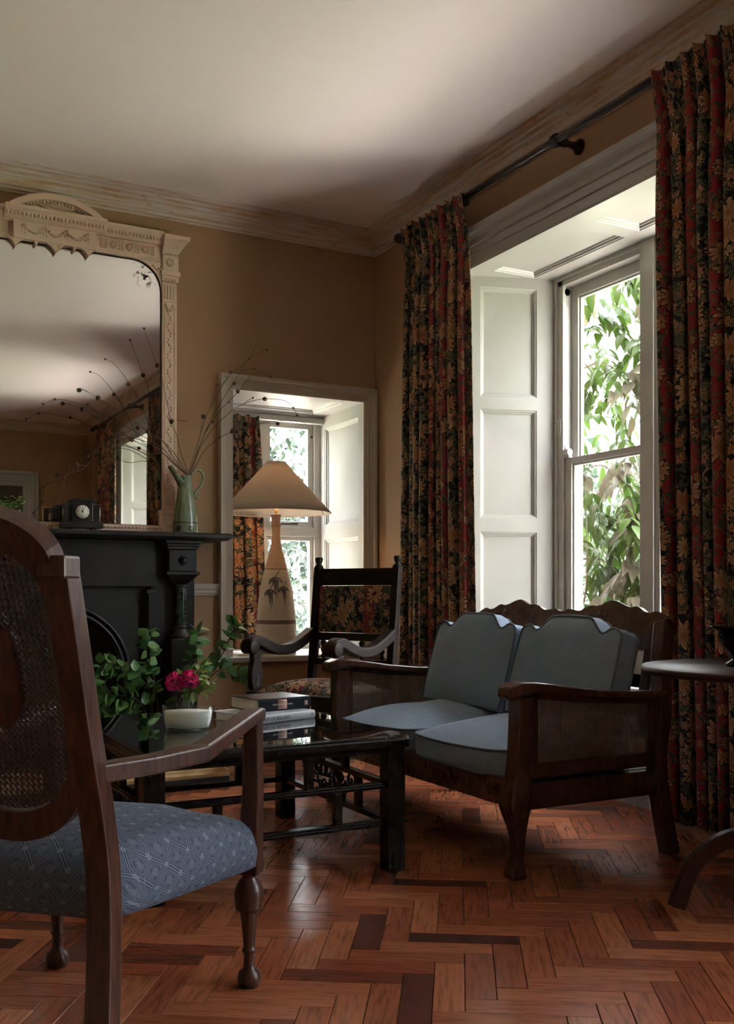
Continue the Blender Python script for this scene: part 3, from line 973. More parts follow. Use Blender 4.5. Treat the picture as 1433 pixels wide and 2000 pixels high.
# ---- small fittings on the walls
o = MB().box(-1.296, -1.231, -0.012, 0, 1.892, 1.989).build('wall_plate', m_wall, bevel=0.003)
tag(o, 'painted-over blank plate on the ochre wall beside the mirror', 'plate')
sp = thing('wall_socket', 'small cream switch plate low on the wall beside the carved chair', 'socket', (-0.006, -0.13, 0.50))
MB().box(-0.010, 0.004, -0.045, 0.045, 0.0, 0.09).build('face_plate', m_trim, sp, local=True, bevel=0.003)
MB().box(-0.016, -0.010, -0.010, 0.010, 0.03, 0.06).build('rocker', m_trim, sp, local=True, bevel=0.002)

# ================================================================ CURTAINS
def curtain(label, axis, y0, y1, xc, z0, z1, folds, seed, name='curtain', amp=0.042, y0b=None, y1b=None, rings=True, res=16, group='floral linen curtains', mat=None, cloth=2.1, zr=None):
    """pleated curtain hanging along y (axis 'y') or x (axis 'x')"""
    rr = random.Random(seed)
    y0b = y0 if y0b is None else y0b
    y1b = y1 if y1b is None else y1b
    mid = (y0 + y1) / 2
    root = thing(name, label, 'curtain', (xc, mid, z0) if axis == 'y' else (mid, xc, z0), 0, group)
    ph = [rr.uniform(0, 6.28) for _ in range(6)]
    H = z1 - z0
    nv = 26
    def fn(u, v):
        # v = 0 hem, 1 heading
        k = 1 - v
        a0 = y0 * v + y0b * k
        a1 = y1 * v + y1b * k
        wob = 0.25 * math.sin(2 * PI * 1.3 * u + ph[0]) + 0.12 * math.sin(2 * PI * 2.9 * u + ph[1])
        phase = 2 * PI * folds * u + 2.2 * wob + 0.35 * k * math.sin(2 * PI * u * 1.7 + ph[2])
        A = amp * (0.42 + 0.58 * min(1.0, (1 - v) * 5 + 0.0)) * (0.8 + 0.35 * math.sin(2 * PI * 2.3 * u + ph[3] + 1.2 * k))
        s = math.sin(phase)
        d = A * (abs(s) ** 0.75) * (1 if s > 0 else -1)
        along = a0 + (a1 - a0) * u - 0.012 * math.sin(2 * phase) * min(1, k * 6)
        z = z0 + H * v
        d -= 0.040 * max(0.0, (v - 0.93) / 0.07) if rings else 0.0
        if v > 0.97:
            z += 0.008 * math.cos(phase)
        return (xc + d, along, z) if axis == 'y' else (along, xc + d, z)
    W = abs(y1 - y0) * cloth
    off = rr.uniform(0, 5)
    mb = MB().grid(fn, folds * res, nv, True, lambda u, v: (off + u * W, v * H))
    mb.build('cloth', mat or m_floral, root, solid=0.004)
    if rings:
        for i in range(folds + 1):
            u = (i + 0.25) / folds
            if u > 1: break
            y = y0 + (y1 - y0) * u
            t = rr.uniform(-0.35, 0.35)
            zz = zr - 0.010
            pts = [(xc + 0.030 * math.cos(a), y + 0.030 * math.cos(a) * math.sin(t), zz + 0.030 * math.sin(a)) for a in [2 * PI * k / 14 for k in range(14)]]
            MB().tube(pts, 0.0045, 6, closed=True).build('ring', m_iron, root)
    return root


ROD_Z = 2.957
def pole(y0, y1, brackets, label):
    root = thing('curtain_pole', label, 'curtain pole', (-0.14, (y0 + y1) / 2, ROD_Z))
    MB().tube([(-0.14, y0, ROD_Z), (-0.14, y1, ROD_Z)], 0.0165, 14).build('rod', m_iron, root)
    for y, s in ((y0, -1), (y1, 1)):
        MB().lathe([(0.0, -0.002), (0.020, 0.0), (0.022, 0.012), (0.014, 0.018), (0.026, 0.030), (0.030, 0.046), (0.024, 0.062), (0.010, 0.072), (0.0, 0.074)], (-0.14, y, ROD_Z), 14, (0, s, 0)).build('finial', m_iron, root)
    for y in brackets:
        b = MB()
        b.lathe([(0.036, 0.0), (0.036, 0.010), (0.026, 0.018), (0.018, 0.030), (0.014, 0.060), (0.020, 0.090), (0.020, 0.118)], (-0.002, y, ROD_Z), 14, (-1, 0, 0))
        b.tube([(-0.14, y - 0.013, ROD_Z), (-0.14, y + 0.013, ROD_Z)], 0.030, 14)
        b.build('bracket', m_iron, root)


pole(-3.56, -0.585, [-1.967, -0.70, -3.42], 'dark wooden curtain pole with ball finial above the big panelled window')
pole(-7.15, -3.92, [-5.40, -4.1, -7.0], 'dark wooden curtain pole over the second window, seen in the mirror')
curtain('left curtain of the big window, beside the corner of the room', 'y', -1.235, -0.635, -0.14, 0.018, 2.968, 9, 3, y0b=-1.315, y1b=-0.585, zr=ROD_Z, cloth=2.4)
curtain('right curtain of the big window, cut off by the picture edge', 'y', -3.46, -2.615, -0.14, 0.018, 2.960, 12, 8, y0b=-3.46, y1b=-2.700, zr=ROD_Z, amp=0.048, cloth=2.4)
curtain('farther curtain of the second window, its red stripe showing in the mirror', 'y', -7.02, -6.05, -0.14, 0.018, 2.925, 9, 21, zr=ROD_Z, rings=False, res=12)
curtain('nearer curtain of the second window, at the right rim of the mirror', 'y', -4.66, -4.00, -0.14, 0.018, 2.925, 8, 5, zr=ROD_Z, rings=False, res=12)
curtain('short floral curtain inside the small window behind the lamp', 'x', -0.935, -0.585, 0.515, 0.545, 2.055, 5, 17, amp=0.026, y1b=-0.545, rings=False, cloth=1.9)

# ================================================================ OVERMANTEL MIRROR
MC = -1.98
ZM0 = 1.235


def mirror():
    root = thing('overmantel_mirror', 'large peach-painted overmantel mirror with arched pediment on the mantelpiece', 'mirror', (MC, -0.03, ZM0))
    def B(mb, name, mat=m_plaster, parent=root, **k):
        return mb.build(name, mat, parent, **k)
    hw = 0.585          # half width of the glass
    # glass with rounded upper corners
    r = 0.165
    zt = 2.768
    poly = [(-hw, 1.285), (hw, 1.285), (hw, zt - r)]
    poly += [(hw - r + r * math.cos(a), zt - r + r * math.sin(a)) for a in [PI / 2 * k / 10 for k in range(1, 10)]]
    poly += [(hw - r, zt), (-hw + r, zt)]
    poly += [(-hw + r - r * math.sin(a), zt - r + r * math.cos(a)) for a in [PI / 2 * k / 10 for k in range(1, 10)]]
    poly += [(-hw, zt - r)]
    g = MB().prism(poly, (MC, -0.022, 0), (1, 0, 0), (0, 0, 1), (0, -0.004, 0))
    B(g, 'mirror_glass', m_mirror)
    rim = [(u, -0.028, z) for u, z in poly]
    B(MB().tube([(MC + u, y, z) for u, y, z in rim], 0.005, 6, closed=True), 'rim', m_gilded_rim)
    B(MB().box(MC - 0.68, MC + 0.68, -0.018, -0.001, 1.24, 2.90), 'back_board')
    # spandrels between the rounded glass and the frame
    for s in (1, -1):
        sp = [(s * hw, zt - r)] + [(s * (hw - r + r * math.cos(a)), zt - r + r * math.sin(a)) for a in [PI / 2 * k / 10 for k in range(1, 11)]] + [(s * (hw + 0.005), zt)]
        q = B(MB().prism(sp, (MC, -0.020, 0), (1, 0, 0), (0, 0, 1), (0, -0.024, 0)), 'spandrel')
        d = MB()
        for k in range(5):
            d.ball((MC + s * (hw - 0.052 + 0.012 * k), -0.045, zt - 0.026 - 0.010 * (2 - abs(k - 2))), 0.007, 6, 4)
        B(d, 'carving', m_carved, q)
    # pilasters
    for s in (1, -1):
        x0, x1 = MC + s * 0.587, MC + s * 0.672
        xm = (x0 + x1) / 2
        p = B(MB().box(x0, x1, -0.048, 0, 1.375, 2.66), 'pilaster', bevel=0.003)
        c = MB()
        rr = random.Random(5)
        for k in range(58):
            c.ball((xm + 0.010 * math.sin(k * 1.3), -0.049, 1.50 + k * 0.0175), 0.0085, 6, 4, (1, 0.6, 1))
        c.box(xm - 0.031, xm - 0.027, -0.052, -0.04, 1.49, 2.52); c.box(xm + 0.027, xm + 0.031, -0.052, -0.04, 1.49, 2.52)
        B(c, 'carving', m_carved, p)
        fl = MB()
        for k in range(4):
            fl.box(xm - 0.030 + k * 0.017, xm - 0.022 + k * 0.017, -0.054, -0.046, 2.565, 2.64); fl.box(xm - 0.030 + k * 0.017, xm - 0.022 + k * 0.017, -0.054, -0.046, 1.40, 1.47)
        fl.box(xm - 0.042, xm + 0.042, -0.056, -0.04, 2.548, 2.558); fl.box(xm - 0.042, xm + 0.042, -0.056, -0.04, 1.478, 1.486)
        B(fl, 'fluting', m_plaster, p, bevel=0.002)
        sh = MB()
        for k in range(7):
            a = PI * (k + 0.5) / 7
            sh.ball((xm + 0.022 * math.cos(a), -0.050, 2.535 - 0.028 * math.sin(a)), 0.012, 6, 4, (0.7, 0.5, 1))
        for k in range(7):
            a = PI * (k + 0.5) / 7
            sh.ball((xm + 0.022 * math.cos(a), -0.050, 1.492 + 0.028 * math.sin(a)), 0.012, 6, 4, (0.7, 0.5, 1))
        B(sh, 'shell', m_carved, p)
        bs = MB().box(x0 - s * 0.006, x1 + s * 0.008, -0.062, 0, 1.236, 1.372)
        bs.box(x0 - s * 0.010, x1 + s * 0.014, -0.068, 0, 1.352, 1.375)
        bb = B(bs, 'pilaster_base', bevel=0.003)
        B(MB().lathe([(0.020, 0), (0.020, 0.004), (0.010, 0.007), (0.0, 0.007)], (xm, -0.062, 1.295), 14, (0, -1, 0)), 'rosette', m_carved, bb)
        # capital: neck, rosette block and flared cap
        cp = MB()
        cp.box(x0 - s * 0.004, x1 + s * 0.008, -0.058, 0, 2.66, 2.695)
        for k in range(6):
            cp.box(x0 + s * (0.008 + 0.0125 * k), x0 + s * (0.015 + 0.0125 * k), -0.064, -0.05, 2.664, 2.680)
        cp.box(x0 - s * 0.010, x1 + s * 0.016, -0.066, 0, 2.695, 2.722)
        cp.box(x0, x1 + s * 0.006, -0.060, 0, 2.722, 2.815)
        capital = B(cp, 'capital', bevel=0.003)
        ro = MB().lathe([(0.027, 0), (0.027, 0.004), (0.020, 0.007), (0.0, 0.004)], (xm, -0.060, 2.770), 16, (0, -1, 0))
        for k in range(8):
            a = 2 * PI * k / 8
            ro.ball((xm + 0.017 * math.cos(a), -0.066, 2.770 + 0.017 * math.sin(a)), 0.0062, 6, 4)
        B(ro, 'rosette', m_carved, capital)
        lev = [(0.0, 2.815, -0.062), (0.008, 2.822, -0.068), (0.012, 2.832, -0.072), (0.044, 2.880, -0.098), (0.058, 2.892, -0.108), (0.060, 2.912, -0.110)]
        vs = []; m = len(lev)
        for e, z, y in lev:
            vs += [(x0 - s * 0.004, y, z), (x1 + s * e, y, z), (x1 + s * e, 0, z), (x0 - s * 0.004, 0, z)]
        fs = [(4 * i + k, 4 * i + (k + 1) % 4, 4 * i + 4 + (k + 1) % 4, 4 * i + 4 + k) for i in range(m - 1) for k in range(4)] + [(4 * m - 4, 4 * m - 3, 4 * m - 2, 4 * m - 1)]
        B(MB().add(vs, fs), 'cap', m_carved, capital)
    # entablature between the capitals: cornice and frieze, with a centre block that stands forward
    for s in (1, -1):
        e = MB()
        xa, xb = MC + s * 0.215, MC + s * 0.583
        prof = [(0.0, 2.862), (-0.058, 2.862), (-0.066, 2.872), (-0.086, 2.905), (-0.096, 2.912), (-0.098, 2.926), (0.0, 2.926)]
        e.prism(prof, (xa, 0, 0), (0, 1, 0), (0, 0, 1), (xb - xa, 0, 0))
        cn = B(e, 'cornice')
        lf = MB()
        for k in range(19):
            x = xa + (xb - xa) * (k + 0.5) / 19
            lf.ball((x, -0.080, 2.886), 0.0105, 6, 4, (0.8, 0.7, 1.3))
        B(lf, 'leaf_moulding', m_carved, cn)
        f2 = MB().box(xa, xb, -0.044, 0, 2.768, 2.862)
        f2.box(xa, xb, -0.050, 0, 2.768, 2.782)
        fr = B(f2, 'frieze', bevel=0.002)
        fl = MB()
        for c0 in (0.265, 0.355, 0.445, 0.525):
            for k in range(4):
                x = MC + s * (c0 - 0.018 + 0.011 * k)
                fl.box(x - 0.003, x + 0.003, -0.050, -0.042, 2.798, 2.850)
        B(fl, 'fluting', m_plaster, fr, bevel=0.001)
        for c0 in (0.315, 0.405, 0.492):
            x = MC + s * c0
            ro = MB().lathe([(0.024, 0), (0.024, 0.004), (0.017, 0.007), (0.0, 0.004)], (x, -0.044, 2.824), 16, (0, -1, 0))
            for k in range(9):
                a = 2 * PI * k / 9
                ro.ball((x + 0.015 * math.cos(a), -0.050, 2.824 + 0.015 * math.sin(a)), 0.0052, 6, 4)
            B(ro, 'rosette', m_carved, fr)
    cb = MB().box(MC - 0.215, MC + 0.215, -0.070, 0, 2.770, 2.866)
    ctr = B(cb, 'centre_panel', bevel=0.002)
    sw = MB()
    for q in range(3):
        for k in range(13):
            a = k / 12
            x = MC - 0.165 + 0.11 * (q + a)
            sw.ball((x, -0.073, 2.845 - 0.036 * math.sin(PI * a)), 0.0062 + 0.003 * math.sin(PI * a), 6, 4)
    for q in range(4):
        x = MC - 0.165 + 0.11 * q
        for k in range(5):
            sw.ball((x + 0.007 * (-1) ** k, -0.073, 2.846 - 0.011 * k), 0.008 - 0.0008 * k, 6, 4)
    B(sw, 'swags', m_carved, ctr)
    prof = [(0.0, 2.866), (-0.076, 2.866), (-0.086, 2.876), (-0.108, 2.908), (-0.120, 2.914), (-0.122, 2.930), (0.0, 2.930)]
    cc = B(MB().prism(prof, (MC - 0.262, 0, 0), (0, 1, 0), (0, 0, 1), (0.524, 0, 0)), 'cornice')
    lf = MB()
    for k in range(26):
        lf.ball((MC - 0.25 + 0.02 * k, -0.099, 2.892), 0.0108, 6, 4, (0.8, 0.7, 1.3))
    B(lf, 'leaf_moulding', m_carved, cc)
    # pendants that hang over the glass
    for x, dz, wd in ((-0.205, 0.036, 0.040), (-0.10, 0.014, 0.016), (0.0, 0.044, 0.050), (0.10, 0.014, 0.016), (0.172, 0.036, 0.040)):
        B(MB().prism([(-wd, 0), (wd, 0), (wd * 0.45, -dz * 0.42), (0.008, -dz * 0.8), (0, -dz - 0.008), (-0.008, -dz * 0.8), (-wd * 0.45, -dz * 0.42)], (MC + x, -0.034, 2.772), (1, 0, 0), (0, 0, 1), (0, -0.030, 0)), 'pendant', m_carved)
    # arched pediment
    Rr = 0.398
    zc0 = 2.930 - (Rr - 0.090)
    half = math.asin(0.27 / Rr)
    arcs = lambda rad, n=24, h=half: [(rad * math.sin(-h + 2 * h * k / n), zc0 - 2.93 + rad * math.cos(-h + 2 * h * k / n)) for k in range(n + 1)]
    ty = [p for p in arcs(Rr - 0.028) if p[1] > 0.0]
    B(MB().prism([(ty[0][0], 0)] + ty + [(ty[-1][0], 0)], (MC, -0.035, 2.93), (1, 0, 0), (0, 0, 1), (0, -0.03, 0)), 'tympanum')
    o1, i1 = arcs(Rr), arcs(Rr - 0.032)
    band = MB()
    for k in range(24):
        q = [o1[k], o1[k + 1], i1[k + 1], i1[k]]
        q = [(a, max(b, 0.0)) for a, b in q]
        band.prism(q, (MC, -0.02, 2.93), (1, 0, 0), (0, 0, 1), (0, -0.09, 0))
    pb = B(band, 'pediment_arch')
    lf = MB()
    for k in range(28):
        a = -half * 0.93 + 2 * half * 0.93 * k / 27
        z = zc0 + (Rr - 0.038) * math.cos(a)
        if z > 2.936:
            lf.ball((MC + (Rr - 0.038) * math.sin(a), -0.085, z), 0.0085, 6, 4)
    B(lf, 'leaf_moulding', m_carved, pb)
    fan = MB()
    for k in range(15):
        a = -1.25 + 2.5 * k / 14
        L = 0.045 + 0.065 * abs(math.sin(a)) ** 1.5
        fan.tube([(MC, -0.066, 2.934), (MC + L * math.sin(a), -0.078, 2.934 + min(0.052, L * math.cos(a) * 1.1))], [0.004, 0.008], 6)
    B(fan, 'fan_shell', m_carved)
    # bottom rail
    br = MB().box(MC - 0.60, MC + 0.60, -0.040, 0, 1.236, 1.285)
    br.box(MC - 0.60, MC + 0.60, -0.046, 0, 1.236, 1.252)
    b = B(br, 'bottom_rail', bevel=0.003)
    bd = MB()
    for k in range(60):
        bd.ball((MC - 0.58 + k * 0.0197, -0.042, 1.268), 0.0075, 6, 4)
    B(bd, 'beading', m_carved, b)


mirror()

# ================================================================ FIREPLACE
m_green = simple('green_marble', (0.006, 0.016, 0.012), (0.05, 0.095, 0.070), 22, rough=0.12, detail=6, lo=0.42, hi=0.66)


def fireplace():
    root = thing('fireplace_surround', 'black slate fireplace surround with green marble columns and mantelshelf', 'fireplace', (MC, -0.15, 0.0))
    B = lambda mb, name, mat=m_black, parent=root, **k: mb.build(name, mat, parent, **k)
    sh = MB()
    prof = [(0.0, 1.196), (-0.275, 1.196), (-0.288, 1.206), (-0.300, 1.212), (-0.300, 1.226), (-0.293, 1.235), (0.0, 1.235)]
    lev = [(0.892, 1.196, -0.275), (0.905, 1.206, -0.288), (0.914, 1.212, -0.300), (0.914, 1.226, -0.300), (0.907, 1.235, -0.293)]
    vs = []; m = len(lev)
    for e, z, y in lev:
        vs += [(MC - e, y, z), (MC + e, y, z), (MC + e, -0.001, z), (MC - e, -0.001, z)]
    fs = [(4 * i + k, 4 * i + (k + 1) % 4, 4 * i + 4 + (k + 1) % 4, 4 * i + 4 + k) for i in range(m - 1) for k in range(4)]
    fs += [(3, 2, 1, 0), (4 * m - 4, 4 * m - 3, 4 * m - 2, 4 * m - 1)]
    B(MB().add(vs, fs), 'mantelshelf')
    B(MB().box(MC - 0.52, MC + 0.52, -0.165, -0.001, 0.94, 1.196), 'frieze', bevel=0.004)
    bo = MB().lathe([(0.045, 0), (0.045, 0.006), (0.036, 0.016), (0.022, 0.026), (0.0, 0.030)], (MC, -0.165, 1.08), 18, (0, -1, 0))
    B(bo, 'boss')
    for s in (1, -1):
        B(MB().box(MC + s * 0.49, MC + s * 0.742, -0.150, -0.001, 0, 1.196), 'jamb', bevel=0.004)
        xm = MC + s * 0.650
        c = MB()
        for e, z0, z1 in ((0.105, 1.176, 1.196), (0.094, 1.162, 1.176), (0.088, 1.145, 1.162)):
            c.box(xm - e, xm + e, -0.150 - e * 1.0, -0.150, z0, z1)
        B(c, 'cap_moulding', bevel=0.004)
        blk = MB().box(xm - 0.080, xm + 0.080, -0.228, -0.15, 1.022, 1.145)
        bk = B(blk, 'corner_block', bevel=0.006)
        q = MB()
        for k in range(4):
            a = PI / 2 * k
            q.lathe([(0.017, 0), (0.017, 0.003), (0.0, 0.003)], (xm + 0.011 * math.cos(a), -0.228, 1.085 + 0.013 * math.sin(a)), 14, (0, -1, 0))
        q.ball((xm, -0.232, 1.085), 0.015, 10, 6)
        B(q, 'quatrefoil_boss', m_black, bk)
        br = MB().box(xm - 0.094, xm + 0.094, -0.240, -0.15, 1.004, 1.022)
        lev = [(0.086, 1.004), (0.070, 0.985), (0.048, 0.965), (0.036, 0.950)]
        vs = []; m = len(lev)
        for e, z in lev:
            vs += [(xm - e, -0.150 - e * 0.95, z), (xm + e, -0.150 - e * 0.95, z), (xm + e, -0.149, z), (xm - e, -0.149, z)]
        br.add(vs, [(4 * i + k, 4 * i + 4 + k, 4 * i + 4 + (k + 1) % 4, 4 * i + (k + 1) % 4) for i in range(m - 1) for k in range(4)])
        B(br, 'corbel', bevel=0.003)
        yc = -0.188
        B(MB().lathe([(0.0325, 0.725), (0.0325, 0.940)], (xm, yc, 0), 24), 'column', m_green)
        B(MB().lathe([(0.040, 0.938), (0.042, 0.944), (0.040, 0.952), (0.034, 0.954)], (xm, yc, 0), 24), 'column_ring')
        B(MB().lathe([(0.058, 0.655), (0.060, 0.662), (0.058, 0.670), (0.048, 0.676), (0.040, 0.690), (0.041, 0.700), (0.036, 0.704), (0.040, 0.712), (0.042, 0.720), (0.036, 0.727)], (xm, yc, 0), 24), 'column_base')
        B(MB().box(xm - 0.075, xm + 0.075, -0.255, -0.15, 0.0, 0.655), 'plinth', bevel=0.006)
        ip = MB().box(MC + s * 0.475, MC + s * 0.500, -0.168, -0.1, 0, 0.90)
        ip.box(MC + s * 0.462, MC + s * 0.512, -0.176, -0.1, 0.90, 0.925)
        B(ip, 'inner_pilaster', bevel=0.003)
    # cast-iron insert with arched opening
    hw, top, r, zc = 0.475, 0.94, 0.335, 0.46
    N_ = 20
    outer = [(-hw, 0)] + [(-hw, 0.46)] + [(-hw + 2 * hw * k / (N_ - 2), top) for k in range(N_ - 1)] + [(hw, 0.46), (hw, 0)]
    inner = [(-r, 0), (-r, zc)] + [(-r * math.cos(PI * k / (N_ - 2)), zc + r * math.sin(PI * k / (N_ - 2))) for k in range(N_ - 1)] + [(r, zc), (r, 0)]
    B(MB().ring_prism(outer, inner, (MC, -0.120, 0), (1, 0, 0), (0, 0, 1), (0, 0.10, 0)), 'iron_insert', m_soot)
    for rad, y in ((r + 0.016, -0.124), (r + 0.046, -0.122)):
        pts = [(MC - rad, y, 0.02), (MC - rad, y, 0.25)] + [(MC - rad * math.cos(PI * k / 24), y, zc + rad * math.sin(PI * k / 24)) for k in range(25)] + [(MC + rad, y, 0.25), (MC + rad, y, 0.02)]
        B(MB().tube(pts, 0.012, 8), 'arch_moulding', m_black)
    B(MB().box(MC - 0.36, MC + 0.36, -0.012, -0.002, 0, 0.90), 'fire_back', m_soot)
    h = MB().box(MC - 0.90, MC + 0.90, -0.62, -0.26, 0.0, 0.012)
    tag(h.build('hearth', m_black, bevel=0.004), 'low black slate hearth slab in front of the fireplace', 'hearth')


fireplace()

# brass fender round the hearth
fd = thing('fire_fender', 'low gilt and black fireplace fender with a scrolled corner, behind the coffee table', 'fender', (MC, -1.06, 0))
MB().box(-2.62, -1.375, -1.085, -1.03, 0.0, 0.040).build('black_base', m_black, fd, bevel=0.004)
for s in (0, 1):
    x = (-2.62, -1.375 - 0.055)[s]
    MB().box(x, x + 0.055, -1.03, -0.66, 0, 0.04).build('side_base', m_black, fd, bevel=0.004)
    MB().prism([(0, 0.04), (0.050, 0.04), (0.050, 0.055), (0.036, 0.066), (0.030, 0.096), (0.042, 0.108), (0.042, 0.122), (0.006, 0.122), (0, 0.1)], (x, -1.03, 0), (1, 0, 0), (0, 0, 1), (0, 0.37, 0)).build('side_rail', m_gilt, fd, bevel=0.002)
MB().prism([(0, 0.040), (0.050, 0.040), (0.050, 0.055), (0.036, 0.064), (0.034, 0.074), (0.026, 0.080), (0.024, 0.098), (0.036, 0.106), (0.036, 0.122), (0.0, 0.122)], (-2.62, -1.032, 0), (0, -1, 0), (0, 0, 1), (1.245, 0, 0)).build('front_rail', m_gilt, fd, bevel=0.002)
sc = MB()
for q in range(3):
    pts = []
    for k in range(18):
        a = 0.5 * k
        rr_ = 0.034 - 0.0016 * k
        pts.append((-1.385 + rr_ * math.cos(a + q), -1.085 - 0.008 * q, 0.096 + rr_ * math.sin(a + q)))
    sc.tube(pts, 0.006, 6)
sc.ball((-1.385, -1.075, 0.096), 0.030, 8, 6)
sc.build('scroll_corner', m_gilt, fd)

# ================================================================ ON THE MANTELSHELF
ZMS = 1.2355


def clock():
    root = thing('mantel_clock', 'black slate mantel clock with a round white dial, on the mantelshelf', 'clock', (-1.876, -0.20, ZMS), math.radians(-4))
    B = lambda mb, name, mat=m_black, parent=root, **k: mb.build(name, mat, parent, local=True, **k)
    c = MB().box(-0.107, 0.107, -0.055, 0.055, 0.010, 0.036)
    c.box(-0.100, 0.100, -0.050, 0.050, 0.036, 0.044)
    B(c, 'base', bevel=0.003)
    for x in (-0.062, 0.062):
        B(MB().box(x - 0.012, x + 0.012, -0.045, 0.045, 0.0, 0.010), 'foot', bevel=0.002)
    b = MB().box(-0.092, -0.052, -0.040, 0.045, 0.044, 0.128); b.box(0.052, 0.092, -0.040, 0.045, 0.044, 0.128)
    b.box(-0.098, -0.050, -0.046, 0.050, 0.128, 0.137); b.box(0.050, 0.098, -0.046, 0.050, 0.128, 0.137)
    B(b, 'wing', bevel=0.003)
    B(MB().box(-0.054, 0.054, -0.050, 0.050, 0.044, 0.146), 'case', bevel=0.003)
    t = MB().box(-0.066, 0.066, -0.058, 0.054, 0.146, 0.155)
    t.prism([(-0.060, 0), (0.060, 0), (0.040, 0.010), (-0.040, 0.010)], (0, -0.052, 0.155), (1, 0, 0), (0, 0, 1), (0, 0.10, 0))
    B(t, 'top', bevel=0.002)
    for s in (-1, 1):
        B(MB().tube([(s * 0.094, -0.01 + 0.018 * math.cos(a), 0.092 + 0.018 * math.sin(a)) for a in [2 * PI * k / 12 for k in range(12)]], 0.003, 6, closed=True), 'ring_handle', m_gilt)
    dial = B(MB().lathe([(0.036, 0.0), (0.036, 0.004), (0.0, 0.0045)], (0, -0.050, 0.094), 28, (0, -1, 0)), 'dial', m_paper)
    B(MB().tube([(0.037 * math.cos(a), -0.053, 0.094 + 0.037 * math.sin(a)) for a in [2 * PI * k / 28 for k in range(28)]], 0.003, 6, closed=True), 'bezel', m_soot)
    mk = MB()
    for k in range(12):
        a = PI / 2 - 2 * PI * k / 12
        mk.beam((0.024 * math.cos(a), -0.0555, 0.094 + 0.024 * math.sin(a)), (0.031 * math.cos(a), -0.0555, 0.094 + 0.031 * math.sin(a)), 0.0028, 0.001, (0, -1, 0))
    B(mk, 'numerals', m_soot, dial)
    hd = MB()
    for deg, L in ((-16, 0.014), (20, 0.024)):
        a = PI / 2 - math.radians(deg)
        hd.beam((0, -0.0565, 0.094), (L * math.cos(a), -0.0565, 0.094 + L * math.sin(a)), 0.0025, 0.001, (0, -1, 0))
    hd.lathe([(0.004, 0), (0.004, 0.003), (0, 0.003)], (0, -0.0545, 0.094), 10, (0, -1, 0))
    B(hd, 'hands', m_soot, dial)


clock()


def make_jug_mat():
    n = N('celadon_glaze')
    uvn = n.n('ShaderNodeUVMap')
    sep = n.n('ShaderNodeSeparateXYZ'); n.l(uvn.outputs[0], sep.inputs[0])
    u, z = sep.outputs[0], sep.outputs[1]
    f = n.noise(n.coord('Object', (6, 6, 2)), 8, 4)
    col = n.ramp(f, [(0.3, (0.13, 0.155, 0.10)), (0.7, (0.27, 0.31, 0.22))])
    vert = n.math('MULTIPLY', n.step(n.math('ABSOLUTE', n.math('SUBTRACT', n.math('FRACT', n.math('MULTIPLY', u, 6.0)), 0.5)), 0.035, 0.015), n.step(z, 0.06, 0.065))
    wav = n.math('MULTIPLY_ADD', n.math('ABSOLUTE', n.math('SINE', n.math('MULTIPLY', u, 75.0))), 0.006, 0.056)
    hor = n.step(n.math('ABSOLUTE', n.math('SUBTRACT', z, wav)), 0.004, 0.002)
    ca = n.math('SUBTRACT', n.math('FRACT', n.math('MULTIPLY', u, 6.0)), 0.5)
    dd = n.math('SQRT', n.math('ADD', n.math('POWER', n.math('MULTIPLY', ca, 0.075), 2.0), n.math('POWER', n.math('SUBTRACT', z, 0.028), 2.0)))
    dot = n.math('MULTIPLY', n.step(dd, 0.017, 0.014), n.step(dd, 0.004, 0.006))
    mk = n.math('MAXIMUM', n.math('MAXIMUM', vert, hor), dot)
    col = n.mix(n.math('MULTIPLY', mk, 0.9), col, (0.015, 0.020, 0.03))
    return n.fin(col, 0.22)


def jug():
    root = thing('green_jug', 'tall tapering green glazed jug with looped handle at the end of the mantelshelf', 'jug', (-1.290, -0.150, ZMS), math.radians(8))
    B = lambda mb, name, mat, **k: mb.build(name, mat, root, local=True, **k)
    mg = make_jug_mat()
    B(MB().lathe([(0.0, 0.003), (0.066, 0.0), (0.071, 0.010), (0.070, 0.05), (0.062, 0.12), (0.050, 0.20), (0.038, 0.27), (0.030, 0.312), (0.028, 0.326), (0.025, 0.326), (0.026, 0.30), (0.020, 0.27), (0.0, 0.26)], n=36), 'body', mg)
    # spout: an open trough rising to the left
    def fn(u, v):
        cx, cz = -0.020 - 0.062 * v - 0.010 * v * v, 0.275 + 0.105 * v
        r = 0.027 * (1 - 0.42 * v)
        a = PI * (0.02 + 0.96 * u)
        return (cx - r * 0.8 * math.sin(a), r * math.cos(a), cz - r * 0.75 * math.sin(a) + 0.012 * (1 - v))
    B(MB().grid(fn, 12, 8), 'spout', mg, solid=0.006)
    pts = []
    for k in range(15):
        a = PI * 0.95 - PI * 1.35 * k / 14
        pts.append((0.072 + 0.046 * math.cos(a), 0, 0.318 + 0.052 * math.sin(a) - 0.0 * k))
    pts = [(0.026, 0, 0.310), (0.040, 0, 0.345), (0.064, 0, 0.366), (0.090, 0, 0.362), (0.109, 0, 0.338), (0.110, 0, 0.308), (0.098, 0, 0.278), (0.076, 0, 0.252), (0.058, 0, 0.232), (0.056, 0, 0.212), (0.070, 0, 0.202), (0.082, 0, 0.212), (0.080, 0, 0.226), (0.070, 0, 0.226)]
    B(MB().tube(pts, [0.006] + [0.0075] * 8 + [0.007, 0.006, 0.005, 0.0045, 0.004], 8), 'handle', mg)


jug()

